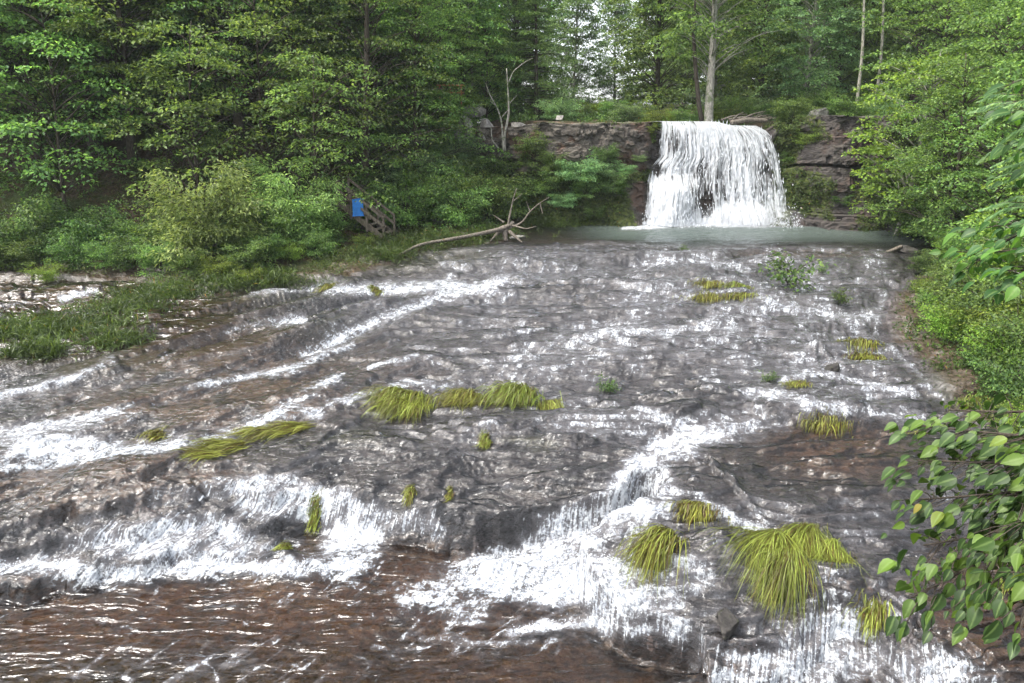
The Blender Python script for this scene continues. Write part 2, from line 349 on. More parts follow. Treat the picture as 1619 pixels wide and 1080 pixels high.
for st in [([(800, 440), (760, 455), (690, 470), (640, 492), (600, 508), (540, 535), (480, 562)], 11, .85), ([(520, 458), (600, 458), (700, 450), (770, 458)], 13, .85), ([(400, 462), (460, 455), (520, 452)], 10, .7),
           ([(480, 505), (400, 512), (330, 530), (260, 545), (190, 560), (110, 598), (50, 615), (-80, 640)], 9, .85), ([(400, 495), (350, 510), (280, 520)], 12, .6),
           ([(560, 545), (470, 580), (400, 592), (310, 610), (240, 625), (170, 650), (80, 672), (-60, 690)], 9, .8), ([(240, 640), (160, 660), (60, 672)], 14, .6),
           ([(530, 600), (470, 632), (430, 655), (370, 680), (310, 692), (230, 712), (150, 722), (0, 735)], 12, .85), ([(505, 655), (450, 640)], 16, .7),
           ([(655, 563), (620, 573), (580, 582)], 6, .85), ([(700, 612), (640, 606), (590, 622), (520, 640)], 7, .75), ([(860, 520), (800, 530)], 5, .6),
           ([(900, 545), (960, 525), (1010, 522), (1060, 530)], 13, .72), ([(1400, 465), (1385, 520), (1420, 565), (1465, 610), (1500, 640)], 11, .52),
           ([(1230, 480), (1200, 500), (1200, 540)], 12, .6), ([(1200, 470), (1260, 490), (1340, 500), (1390, 500)], 18, .62), ([(820, 400), (960, 385), (1100, 392), (1200, 388)], 7, .42), ([(1000, 420), (1100, 410), (1180, 428)], 9, .62),
           ([(1240, 600), (1300, 590), (1350, 600), (1440, 620)], 10, .7), ([(1120, 640), (1180, 620), (1230, 628), (1330, 650), (1450, 660)], 16, .72),
           ([(1010, 735), (1050, 705), (1110, 688), (1180, 675), (1235, 678)], 20, 1.0), ([(1020, 650), (1090, 672), (1150, 665)], 15, .65),
           ([(1060, 700), (1010, 735), (995, 760), (1010, 790), (960, 815), (900, 838), (860, 870)], 22, 1.0), ([(1060, 745), (1040, 790), (960, 835)], 20, .75),
           ([(760, 800), (860, 820), (930, 810)], 12, .6), ([(650, 955), (750, 920), (860, 930), (960, 930), (1060, 950)], 26, .8), ([(800, 1000), (900, 990), (1000, 1003), (1085, 1008)], 14, .9),
           ([(660, 1000), (720, 1015), (830, 1020)], 8, .62), ([(870, 880), (900, 860), (940, 850)], 20, .9),
           ([(-80, 895), (60, 898), (160, 905), (260, 897), (360, 892), (470, 905), (590, 893)], 17, 1.0), ([(580, 900), (565, 920), (610, 860), (590, 840)], 16, .9),
           ([(1105, 795), (1160, 820), (1210, 838), (1170, 850)], 11, .8), ([(1040, 800), (1100, 790)], 9, .6), ([(960, 985), (1040, 980), (1090, 995)], 12, .8),
           ([(985, 360), (1100, 356), (1200, 355), (1300, 354)], 4, 1.0), ([(95, 470), (150, 458)], 8, .95), ([(0, 482), (60, 472)], 5, .6), ([(1440, 760), (1500, 780)], 10, .5)]:
    acc(stroke(*st))
for b in [(95, 705, 125, 32, 1.1), (870, 915, 200, 56, 1.2), (850, 905, 120, 38, 1.3), (1000, 965, 90, 30, .9), (560, 850, 70, 55, .85), (300, 850, 210, 48, .74), (470, 790, 120, 40, .8), (400, 760, 90, 25, .75), (240, 860, 150, 30, .8),
          (1060, 910, 110, 50, .66), (1010, 860, 60, 60, .6), (1290, 1040, 170, 60, .72), (1330, 980, 120, 45, .62), (1480, 1060, 110, 50, .62), (1200, 1075, 70, 22, .9), (1180, 690, 60, 20, .9), (720, 960, 70, 40, .7), (960, 520, 110, 25, .5)]:
    acc(blob(*b))
acc(.56 * face * sstep(430, 520, PU) * sstep(1010, 980, PU) * (1 - .75 * sstep(690, 730, PU) * sstep(870, 840, PU)))
foam = foam * sstep(.75, .1, dR) 
foam = foam + .24 * sstep(.3, 1.3, slp) * sstep(.3, .65, fbm(GX * 1.6, GY * 1.6, 93, 3)) * (1 - .8 * face * sstep(690, 730, PU) * sstep(870, 840, PU)) * sstep(.3, -.3, dR)
side = blob(120, 500, 330, 80, 1); foam = foam * (1 - .95 * side)
acc(stroke([(95, 472), (150, 458)], 6, .9)); acc(stroke([(0, 486), (60, 474)], 4, .55))
quiet = blob(1300, 720, 220, 75, 1) ; foam = foam * (1 - .75 * quiet * sstep(1050, 1180, PU))
for q in [(300, 630, 130, 22), (430, 620, 90, 16), (330, 560, 150, 14), (640, 740, 170, 28), (860, 735, 120, 34), (880, 700, 120, 18), (560, 700, 90, 24), (90, 780, 160, 40), (360, 740, 60, 14), (440, 830, 60, 22), (880, 455, 70, 10), (780, 810, 90, 35), (1100, 630, 90, 22), (1200, 1020, 60, 14), (250, 990, 420, 70), (1550, 500, 80, 40)]:
    foam = foam * (1 - .6 * blob(*q, 1))
def paint(lst): 
    r = np.zeros_like(PU)
    for b in lst: r = np.maximum(r, blob(*b))
    return np.clip(r, 0, 1)
red = paint([(350, 560, 300, 60, .8), (60, 760, 260, 60, .9), (310, 640, 260, 45, 1), (420, 610, 180, 30, 1), (170, 740, 260, 45, .9), (330, 575, 260, 30, .7), (560, 590, 160, 40, .4), (1320, 710, 130, 45, .9), (1470, 510, 80, 60, .4), (240, 960, 560, 75, 1), (640, 930, 240, 90, .9), (800, 1060, 500, 60, .6), (950, 375, 120, 8, .5), (1270, 400, 120, 8, .8), (1560, 950, 130, 130, .9), (1320, 930, 80, 30, .6)])
green = paint([(140, 540, 160, 50, .7), (350, 460, 200, 30, .6), (650, 400, 140, 30, .7), (840, 700, 60, 12, .5), (560, 690, 60, 20, .4), (520, 520, 80, 30, .4), (200, 1060, 300, 40, .3), (1540, 600, 90, 60, .5)])
green = np.maximum(green, sstep(.1, 1.5, dR) * .9)
BZ = np.where((foam > .55) & (dR < 0), np.minimum(BZ, WZ - .015), BZ); BZ = np.where((deep > .5) & (dR < -.2), np.minimum(BZ, WZ - .03 - .04 * fbm(GX * 3, GY * 3, 77)), BZ)
nr, nc = GX.shape; ii = np.arange(nr * nc).reshape(nr, nc)
GF = np.stack([ii[:-1, :-1], ii[1:, :-1], ii[1:, 1:], ii[:-1, 1:]], -1).reshape(-1, 4)[:, ::1]
UVf = np.stack([FN.ravel(), (FS - 1.3 * WZ).ravel()], 1)

m, t, o = newmat('wet_rock'); k = NT(t); oc = k.obj()
n1 = k.noise(oc, 1.3, 5, .6); n2 = k.noise(k.mapv(oc, (1, 1, 3)), 9, 5, .65); n3 = k.noise(oc, 28, 3, .6)
col = k.mix(k.smooth(n1, .35, .65), (.030, .027, .030), (.070, .062, .064)); col = k.mix(k.smooth(n2, .45, .62), col, (.010, .009, .011))
rd = k.mix(k.smooth(n2, .4, .65), (.108, .066, .044), (.027, .019, .014))
col = k.mix(k.math('MULTIPLY', k.attr('red'), k.smooth(n1, .3, .5), clamp=True), col, rd)
col = k.mix(k.math('MULTIPLY', k.attr('green'), k.smooth(n3, .35, .6), clamp=True), col, (.055, .06, .016))
col = k.mix(k.smooth(n3, .58, .72), col, (.11, .105, .11))
col = k.mix(k.attr('soil'), col, k.mix(k.smooth(n2, .4, .6), (.026, .018, .012), (.075, .052, .035)))
finish(t, o, k.pbsdf(col, k.smooth(n2, .3, .7, .22, .5), .6, k.bump(k.math('ADD', n2, k.math('MULTIPLY', n3, .35)), .5, .05))); M['rock'] = m

m, t, o = newmat('running_water'); k = NT(t); uv = k.n('ShaderNodeUVMap', _uv_map='flow').outputs[0]; oc = k.obj()
fa = k.attr('foam')
st1 = k.noise(k.mapv(uv, (4.2, 2.0, 1)), 1.0, 5, .66, .6); st2 = k.noise(k.mapv(uv, (13, 6, 1)), 1.0, 5, .65, .8); spk = k.noise(k.mapv(oc, (1, .8, 1)), 23, 3, .65, .6)
lace = k.n('ShaderNodeTexVoronoi', _feature='DISTANCE_TO_EDGE'); k.set(lace, 'Vector', k.mapv(oc, (1, 1, 1))); k.set(lace, 'Scale', 9.0)
lc = k.smooth(lace.outputs[0], 0.0, .14, .5, -.25)
hz = k.noise(k.mapv(oc, (1.0, 2.6, 1)), 3.2, 6, .68, .5)
nz = k.math('ADD', k.math('MULTIPLY', k.math('SUBTRACT', st1, .5), 1.0), k.math('ADD', k.math('MULTIPLY', k.math('SUBTRACT', st2, .5), .7), k.math('ADD', k.math('MULTIPLY', k.math('SUBTRACT', spk, .5), .9), k.math('MULTIPLY', k.math('SUBTRACT', hz, .5), 1.7))))
nz = k.math('ADD', nz, k.math('MULTIPLY', lc, .18))
sn = k.noise(k.mapv(uv, (34, 1.6, 1)), 1.0, 3, .6, .2); nz = k.math('ADD', nz, k.math('MULTIPLY', k.math('MULTIPLY', k.math('SUBTRACT', sn, .5), 2.6), k.attr('fall')))
fx = k.math('ADD', fa, k.math('MULTIPLY', nz, k.math('MINIMUM', k.math('MULTIPLY', fa, 2.0), 1.05)))
ff = k.smooth(fx, .47, 1.12); vf = k.math('MULTIPLY', k.smooth(k.math('ADD', fa, k.math('MULTIPLY', k.math('SUBTRACT', hz, .5), .9)), .18, .75), k.math('MULTIPLY_ADD', k.attr('clear'), -.22, .27))
hb = k.math('ADD', k.math('MULTIPLY', st1, .55), k.math('MULTIPLY', st2, .12)); dw = k.noise(k.mapv(oc, (.8, 4.2, 1), (0, 0, R(-48))), 1.25, 2.5, .5, .6)
hb2 = k.noise(k.mapv(oc, (1, 1.9, 1)), 4.6, 2.0, .45, .9); dpt = k.attr('depth'); nb = k.bump(k.math('ADD', k.math('MULTIPLY', k.math('ADD', hb, hb2), k.math('MULTIPLY_ADD', dpt, -.75, 1.0)), k.math('MULTIPLY', k.math('MULTIPLY', dw, dpt), 1.5)), 1.0, .085)
gl = k.n('ShaderNodeBsdfGlossy'); k.set(gl, 'Roughness', k.math('MULTIPLY_ADD', dpt, -.06, .22)); k.set(gl, 'Color', (.95, .97, 1, 1)); k.set(gl, 'Normal', nb)
tp = k.n('ShaderNodeBsdfTransparent'); dpc = k.mix(k.attr('depth'), (.93, .93, .92), (.55, .44, .32)); dpc = k.mix(k.attr('pool'), dpc, (.30, .42, .36)); k.set(tp, 'Color', dpc)
fr = k.n('ShaderNodeFresnel'); k.set(fr, 'IOR', 1.4); k.set(fr, 'Normal', nb)
wm = k.n('ShaderNodeMixShader'); k.set(wm, 0, k.math('MULTIPLY_ADD', fr.outputs[0], 1.0, 0.0, clamp=True)); t.links.new(tp.outputs[0], wm.inputs[1]); t.links.new(gl.outputs[0], wm.inputs[2])
turb = k.n('ShaderNodeBsdfDiffuse'); k.set(turb, 'Color', (.12, .15, .135, 1)); pm = k.n('ShaderNodeMixShader'); k.set(pm, 0, k.math('MULTIPLY', k.attr('pool'), .42)); t.links.new(wm.outputs[0], pm.inputs[1]); t.links.new(turb.outputs[0], pm.inputs[2])
fo = k.pbsdf(k.mix(k.smooth(k.math('ADD', st2, k.math('MULTIPLY', spk, .6)), .66, .95), (.34, .37, .42), (.66, .69, .72)), .45, .4, k.bump(k.math('ADD', st2, k.math('MULTIPLY', spk, .5)), 1.0, .09))  # grey shading inside the foam is mixed into its colour
vd = k.n('ShaderNodeBsdfDiffuse'); k.set(vd, 'Color', (.27, .262, .28, 1)); vm = k.n('ShaderNodeMixShader'); k.set(vm, 0, vf); t.links.new(pm.outputs[0], vm.inputs[1]); t.links.new(vd.outputs[0], vm.inputs[2]); pm = vm  # thin aerated film; its pale diffuse colour also stands in for sky sheen
fmx = k.n('ShaderNodeMixShader'); k.set(fmx, 0, k.math('MULTIPLY', ff, .96)); t.links.new(pm.outputs[0], fmx.inputs[1]); t.links.new(fo, fmx.inputs[2])
finish(t, o, fmx.outputs[0]); M['water'] = m

depth = np.clip(.9 * side + .15 + .8 * deep + .5 * calm + .5 * blob(1560, 960, 130, 130, 1) + .35 * quiet, 0, 1)
pool = sstep(28.5, 32.5, GY) * sstep(2, 6, GX)
bed = obj('riverbed', mesh('riverbed', np.stack([GX, GY, BZ], -1).reshape(-1, 3), GF, M['rock'], True, {'red': red.ravel(), 'green': green.ravel(), 'soil': np.maximum(.92 * sstep(0, .5, dR), .85 * side).ravel()})); tag(bed, kind='structure')
keep = (dR.ravel()[GF] < .8).any(1)
ridge = 1 - np.abs(2 * fbm(FN * 1.5 + .9 * FS, FS * 1.3 - .1 * FN, 401, 4) - 1); ridge2 = 1 - np.abs(2 * fbm(FN * 3.2 + 1.6 * FS, FS * 2.2, 402, 3) - 1)
foam = np.maximum(foam, deep * (.36 * sstep(.86, .99, ridge) + .26 * sstep(.88, .99, ridge2)) * sstep(.35, .6, fbm(GX * .7, GY * .7, 403)))  # thin foam trails that also paint in wave highlights
_r3 = 1 - np.abs(2 * fbm(_al * .9, _cr * 5.5, 413, 3) - 1)
foam = np.maximum(foam, fgd * (.56 * sstep(.78, .98, _r3) * sstep(.35, .6, fbm(GX * .9, GY * .9, 414))))  # diagonal pale streaks: foam trails doubling as painted ripple highlights
foam = np.minimum(foam, .93); fm = foam.ravel()
wz3 = np.stack([GX, GY, WZ + .03 * foam * (fbm(GX * 9, GY * 9, 95, 3) - .3)], -1).reshape(-1, 3)
wat = obj('river_water', mesh('river_water', wz3, GF[keep], M['water'], True, {'foam': fm, 'depth': depth.ravel(), 'pool': pool.ravel(), 'fall': face.ravel(), 'clear': red.ravel()}, UVf)); tag(wat, kind='structure')

# land sheet
m, t, o = newmat('forest_floor'); k = NT(t); oc = k.obj(); n1 = k.noise(oc, .5, 5, .6); n2 = k.noise(oc, 7, 5, .7)
col = k.mix(k.smooth(n2, .35, .65), (.022, .016, .010), (.075, .052, .032)); col = k.mix(k.smooth(n1, .45, .6), col, (.03, .042, .012))
finish(t, o, k.pbsdf(col, .9, .2, k.bump(n2, 1, .1))); M['floor'] = m
lx = np.concatenate([np.linspace(-400, -45, 24, endpoint=False), np.arange(-45, 45, .45), np.linspace(45, 400, 24)])
ly = np.concatenate([np.linspace(-150, -5, 12, endpoint=False), np.arange(-5, 60, .4), np.linspace(60, 500, 30)])
LX, LY = np.meshgrid(lx, ly); LZ = land(LX, LY); dl = sdf_poly(LX, LY, river_poly)
fl_ = (np.abs(LX) < 45) & (LY > -5) & (LY < 60); LZ = LZ + np.where(dl > 1, (fbm(LX * 1.3, LY * 1.3, 15) - .5) * .25, 0)
LZ = np.where((dl < .9), zb(LY) - 1.6, LZ - .0); LZ = np.where((dl >= .9) & (dl < 1.6), LZ - .25, LZ)
i2 = np.arange(LX.size).reshape(LX.shape); LF = np.stack([i2[:-1, :-1], i2[:-1, 1:], i2[1:, 1:], i2[1:, :-1]], -1).reshape(-1, 4)
tag(obj('ground', mesh('ground', np.stack([LX, LY, LZ], -1).reshape(-1, 3), LF, M['floor'], True)), kind='structure')
# ------------------------------------------------------------------ rock cliff
rng = np.random.default_rng(7)
seg = np.hypot(*np.diff(CLIFF, axis=0).T); cs = np.concatenate([[0], np.cumsum(seg)])
s_ = np.arange(0, cs[-1], .07); z_ = np.concatenate([np.linspace(-.4, 5.5, 118), np.full(10, 5.5)])
S, Z = np.meshgrid(s_, z_); PX = np.interp(S, cs, CLIFF[:, 0]); PY = np.interp(S, cs, CLIFF[:, 1])
dn = np.stack([np.interp(s_, (cs[1:] + cs[:-1]) / 2, np.diff(CLIFF[:, i]) / seg) for i in (0, 1)]); NX = dn[1][None] + 0 * S; NY = -dn[0][None] + 0 * S
jt = (fbm(PX * .8, Z * .5, 101) - .5)
zz = Z + .25 * (fbm(PX * .5, Z * 0, 102) - .5)
lf = 1 - sstep(6.6, 7.8, PX); fallz = sstep(7.0, 8.0, PX) * (1 - sstep(13.2, 14.2, PX)); rt = sstep(13.2, 14.2, PX)
offL = np.where(zz > 3.55, .75 + .12 * np.floor((zz - 3.55) / .6) * 0, np.where(zz > 2.95, .75 - 1.15 * sstep(.0, .25, 3.55 - zz) + .7 * sstep(.35, .6, 3.55 - zz), .3 + .5 * (2.95 - zz)))
rec = sstep(5.8, 4.8, PX); offL = np.where((zz <= 3.55) & (zz > 2.95), offL * rec + .5 * (1 - rec), offL)
offF = .45 - .25 * sstep(2, 5, zz) + 1.0 * np.exp(-((PX - 8.5) / 1.0) ** 2) * sstep(2.6, 1.8, zz)
vj = .28 * sstep(-.04, .04, PX - 16.3) - .22 * sstep(-.04, .04, PX - 17.6) + .25 * sstep(-.05, .05, PX - 19.2)
offR = np.where(zz > 3.12, .45 + vj, np.where(zz > 2.98, -.05, np.where(zz > 1.0, .55 + .15 * (3 - zz), 1.0 + .35 * np.floor((1.0 - zz) / .33))))
off = offL * lf + offF * fallz + offR * rt
lay = fbm(PX * .6, Z * 4.2, 104, 5); blk = np.floor(fbm(PX * .9 + 4, Z * .8, 105, 3) * 8) / 8
off = off + .15 * (lay - .5) * (1 - .3 * fallz) + 1.3 * (blk - .5) + .14 * (fbm(PX * 5, Z * 5, 106, 4) - .5)
zt = 5.20 + .0 * PX + .35 * rt * sstep(14.5, 15.5, PX) + .22 * (fbm(PX * 1.2, PX * 0, 107) - .5) - .45 * fallz - .25 * sstep(1.8, .5, PX)
topi = z_ >= 5.5 - 1e-6; kk = np.cumsum(topi) * topi
ZZ = np.minimum(Z / 5.5 * zt, zt); off = np.where(kk[:, None] > 1, off[topi.argmax()][None] - (kk[:, None] - 1) * .25, off)
ZZ = ZZ + np.where(kk[:, None] > 1, .10 * (fbm(PX * 3, kk[:, None] + 0 * PX, 109) - .5), 0)
CX3, CY3 = PX + NX * off, PY + NY * off
moss = np.clip(lf * (sstep(3.0, 2.6, zz) * .95) + .6 * lf * sstep(6.0, 7.2, PX) * sstep(4.6, 4.0, zz) + .62 * rt * sstep(.5, .62, fbm(PX * .7, Z * .9, 131)) + .45 * rt * np.exp(-((PX - 18.2) / 1.2) ** 2 - ((zz - 1.6) / .6) ** 2) * 2 + .9 * np.exp(-((PX - 14.6) / .6) ** 2) + .8 * np.exp(-((PX - 7.3) / .5) ** 2 - ((zz - 4.8) / .4) ** 2) + .5 * lf * sstep(5.0, 5.2, ZZ), 0, 1)
moss = moss * (1 - lf * sstep(5.6, 6.4, PX) * sstep(2.6, 2.0, zz) * .9)
wetc = np.clip(.8 * rt + np.exp(-np.clip(np.abs(PX - 10.5) - 3.2, 0, 9) * .8) + rt * sstep(1.2, .6, zz), 0, 1)
m, t, o = newmat('cliff_rock'); k = NT(t); oc = k.obj()
a = k.noise(k.mapv(oc, (1, 1, 3)), 1.2, 6, .65); b = k.noise(oc, 6, 5, .7); c = k.noise(oc, .8, 3, .5)
col = k.mix(k.smooth(a, .35, .65), (.05, .043, .036), (.165, .145, .12)); col = k.mix(k.smooth(c, .5, .62), col, (.13, .08, .055)); col = k.mix(k.smooth(b, .52, .66), col, (.05, .04, .035))
col = k.mix(k.math('MULTIPLY', k.attr('wet'), .75), col, (.045, .038, .038))
mg = k.mix(k.smooth(b, .4, .6), (.02, .03, .008), (.07, .085, .018))
col = k.mix(k.smooth(k.math('ADD', k.attr('moss'), k.math('MULTIPLY', k.math('SUBTRACT', b, .5), 1.5)), .45, .65), col, mg)
finish(t, o, k.pbsdf(col, .75, .35, k.bump(k.math('ADD', a, b), .9, .15))); M['cliff'] = m
ci = np.arange(S.size).reshape(S.shape); CF = np.stack([ci[:-1, :-1], ci[:-1, 1:], ci[1:, 1:], ci[1:, :-1]], -1).reshape(-1, 4)
tag(obj('rock_cliff', mesh('rock_cliff', np.stack([CX3, CY3, ZZ], -1).reshape(-1, 3), CF, M['cliff'], False, {'moss': moss.ravel(), 'wet': wetc.ravel()})), kind='structure')

# ------------------------------------------------------------------ waterfall
na, ntt = 330, 300; A, T = np.meshgrid(np.linspace(0, 1, na), np.linspace(-.12, 1, ntt)); Tc = np.clip(T, 0, 1)
le = np.interp(Tc, [0, .35, .45, .6, .8, 1], [7.75, 7.55, 7.1, 6.95, 6.8, 6.75]); re = np.interp(Tc, [0, .05, .12, .3, .6, 1], [12.9, 13.35, 13.65, 14.0, 14.3, 14.55])
wx = le + (re - le) * A; z0 = 5.24 - .22 * sstep(.55, .8, A)
rid = (fbm(A * 16, A * 0, 121, 3) - .5)
wy = 36.55 - .35 * Tc - .95 * np.sqrt(Tc) - 1.05 * sstep(.5, .68, Tc) * np.exp(-((A - .2) / .17) ** 2) - .35 * rid * sstep(0, .25, Tc) - .7 * sstep(.75, 1, Tc) * np.exp(-((A - .72) / .2) ** 2)
wy = np.where(T < 0, 36.55 - T * 25, wy); wzz = z0 * (1 - Tc) + .02 - .04 * (T > 0) * 0
wy = wy + .22 * (fbm(A * 60, T * 9, 122, 3) - .5) * sstep(0, .2, Tc)
PU, PV = proj(wx, wy, wzz)
op = np.full_like(PU, .66)
for b_ in [(1062, 318, 52, 48, .98), (1040, 335, 34, 26, .8), (1125, 215, 50, 32, .82), (1100, 202, 60, 14, .75), (1172, 338, 62, 26, 1.2), (1130, 350, 90, 9, 1.0), (1045, 350, 40, 6, 1.0), (1210, 215, 26, 24, .66), (1066, 262, 26, 14, .72)]: op = np.maximum(op, blob(*b_))
op = np.maximum(op, stroke([(1150, 196), (1163, 230), (1172, 270), (1180, 310), (1190, 345)], 15, 1.05)); op = np.maximum(op, stroke([(1195, 300), (1222, 335)], 9, .7))
op = np.maximum(op, sstep(347, 352, PV) * 1.1)
op = op - .12 * blob(1125, 290, 34, 58, 1) - .14 * blob(1212, 280, 22, 48, 1) - .16 * blob(1066, 225, 18, 24, 1)
op = op - .10 * blob(1112, 300, 16, 50, 1) - .5 * sstep(.04, .0, A) - .5 * sstep(.965, 1, A) * sstep(.05, .2, T) - .4 * blob(1040, 268, 14, 12, 1) - .25 * blob(1118, 325, 14, 26, 1)
m, t, o = newmat('falling_water'); k = NT(t); uv = k.n('ShaderNodeUVMap', _uv_map='flow').outputs[0]
q1 = k.noise(k.mapv(uv, (85, 3.5, 1)), 1, 5, .62, .3); q2 = k.noise(k.mapv(uv, (30, 5, 1)), 1, 5, .7, .5)
fx = k.math('ADD', k.attr('opacity'), k.math('ADD', k.math('MULTIPLY', k.math('SUBTRACT', q1, .5), 1.3), k.math('MULTIPLY', k.math('SUBTRACT', q2, .5), 1.0)))
al = k.smooth(fx, .30, .78); wh = k.pbsdf((.74, .765, .80), .5, .4, k.bump(k.math('ADD', q1, q2), .9, .12))
tr = k.n('ShaderNodeBsdfTranslucent'); k.set(tr, 'Color', (.8, .82, .86, 1)); m1 = k.n('ShaderNodeMixShader'); k.set(m1, 0, .45); t.links.new(wh, m1.inputs[1]); t.links.new(tr.outputs[0], m1.inputs[2])
tp = k.n('ShaderNodeBsdfTransparent'); k.set(tp, 'Color', (.90, .93, .93, 1)); m2 = k.n('ShaderNodeMixShader'); k.set(m2, 0, al); t.links.new(tp.outputs[0], m2.inputs[1]); t.links.new(m1.outputs[0], m2.inputs[2])
finish(t, o, m2.outputs[0]); M['fall'] = m
wi = np.arange(A.size).reshape(A.shape); WF = np.stack([wi[:-1, :-1], wi[1:, :-1], wi[1:, 1:], wi[:-1, 1:]], -1).reshape(-1, 4)
wf = obj('waterfall', mesh('waterfall', np.stack([wx, wy, wzz], -1).reshape(-1, 3), WF, M['fall'], True, {'opacity': op.ravel()}, np.stack([A.ravel(), T.ravel()], 1))); tag(wf, kind='structure')
# spray drops flung off the sheet
N = 1500; ai = rng.integers(4, na - 4, N * 2); ti = (30 + (ntt - 31) * rng.random(N * 2) ** .8).astype(int); okp = rng.random(N * 2) < np.clip(op[ti, ai] + .05, 0, 1) ** 1.5
ai, ti = ai[okp][:N], ti[okp][:N]; P = np.stack([wx[ti, ai], wy[ti, ai] - rng.exponential(.12, len(ai)), wzz[ti, ai] + rng.normal(0, .05, len(ai))], 1)
nb2 = 1500; P2 = np.stack([rng.uniform(6.7, 14.8, nb2), 34.9 - rng.exponential(.35, nb2), rng.exponential(.28, nb2)], 1); P = np.concatenate([P, P2])
wd = rng.uniform(.008, .022, len(P)); ln = np.concatenate([rng.uniform(.04, .16, len(ai)), rng.uniform(.02, .05, nb2)])
e = np.zeros((len(P), 6, 3)); e[:, 0, 2] = ln; e[:, 5, 2] = -ln
for q, (sx, sy) in enumerate(((1, 0), (0, 1), (-1, 0), (0, -1))): e[:, 1 + q, 0] = sx * wd; e[:, 1 + q, 1] = sy * wd
tri = np.array([[0, 1, 2], [0, 2, 3], [0, 3, 4], [0, 4, 1], [5, 2, 1], [5, 3, 2], [5, 4, 3], [5, 1, 4]])
m, t, o = newmat('spray'); k = NT(t); finish(t, o, k.pbsdf((.72, .75, .8), .4, .5)); M['spray'] = m
tag(obj('spray', mesh('spray', (P[:, None] + e).reshape(-1, 3), (tri[None] + 6 * np.arange(len(P))[:, None, None]).reshape(-1, 3), M['spray'])), kind='stuff')
# droplets thrown up by the near rapids
cand = np.flatnonzero((fm > .82) & (PV.size > 0) & (GY.ravel() < 14) & (GY.ravel() > 6.5)); pick = rng.choice(cand, 5200); Q = wz3[pick] + np.stack([rng.normal(0, .03, 5200), rng.normal(0, .03, 5200), rng.exponential(.035, 5200) + .01], 1)
wd = rng.uniform(.003, .0085, len(Q)); e = np.zeros((len(Q), 6, 3)); e[:, 0, 2] = wd * 1.3; e[:, 5, 2] = -wd * 1.3
for q, (sx, sy) in enumerate(((1, 0), (0, 1), (-1, 0), (0, -1))): e[:, 1 + q, 0] = sx * wd; e[:, 1 + q, 1] = sy * wd
tag(obj('rapids_spray', mesh('rapids_spray', (Q[:, None] + e).reshape(-1, 3), (tri[None] + 6 * np.arange(len(Q))[:, None, None]).reshape(-1, 3), M['spray'])), kind='stuff')

# soft mist where the fall lands
m, t, o = newmat('mist'); k = NT(t); pv = k.n('ShaderNodeVolumePrincipled'); k.set(pv, 'Color', (.95, .97, 1, 1)); oc = k.obj(); vl = k.n('ShaderNodeVectorMath', _operation='LENGTH'); t.links.new(oc, vl.inputs[0])
k.set(pv, 'Density', k.math('MULTIPLY', k.smooth(vl.outputs['Value'], .35, 1.0, 1.0, 0.0), .32)); t.links.new(pv.outputs[0], o.inputs['Volume'])
n_, m_ = 24, 14; th, ph = np.meshgrid(np.linspace(0, 2 * np.pi, n_, endpoint=False), np.linspace(0, np.pi, m_)); V = np.stack([np.cos(th) * np.sin(ph), np.sin(th) * np.sin(ph), np.cos(ph)], -1).reshape(-1, 3)
i = np.arange(n_ * m_).reshape(m_, n_); f = np.stack([i[:-1], i[1:], np.roll(i[1:], -1, 1), np.roll(i[:-1], -1, 1)], -1).reshape(-1, 4)
mo = obj('mist', mesh('mist', V, f, m), None, (12.2, 34.7, .35)); mo.scale = (3.4, 1.1, 1.0); tag(mo, kind='stuff')
# ------------------------------------------------------------------ plants
def unit(v): return v / (np.linalg.norm(v, axis=-1, keepdims=True) + 1e-9)
def leaf_quads(P, T, N, L, Wd, fold=.15):
    S_ = unit(np.cross(T, N)); L = L[:, None]; Wd = Wd[:, None]
    V = np.stack([P, P + T * .5 * L + S_ * .5 * Wd + N * fold * Wd, P + T * L - N * .15 * L, P + T * .5 * L - S_ * .5 * Wd + N * fold * Wd], 1)
    return V.reshape(-1, 3), np.arange(len(P) * 4).reshape(-1, 4)
def big_leaves(P, T, N, L, Wd):         # ovate leaf, folded along the midrib, 3 x 6 points
    S_ = unit(np.cross(T, N)); us = np.array([0, .12, .35, .62, .85, 1.0]); prof = np.array([.10, .72, 1.0, .80, .36, .0])
    V = []
    for u, p in zip(us, prof):
        c = P + T * (u * L)[:, None] - N * (.28 * u * u * L)[:, None]
        for sgn in (-1, 0, 1): V.append(c + S_ * (sgn * .5 * p * Wd)[:, None] + N * (abs(sgn) * .16 * p * Wd)[:, None])
    V = np.stack(V, 1); n = V.shape[1]
    f = np.array([[3 * i + j, 3 * i + j + 1, 3 * i + j + 4, 3 * i + j + 3] for i in range(5) for j in range(2)])
    return V.reshape(-1, 3), (f[None] + n * np.arange(len(P))[:, None, None]).reshape(-1, 4)
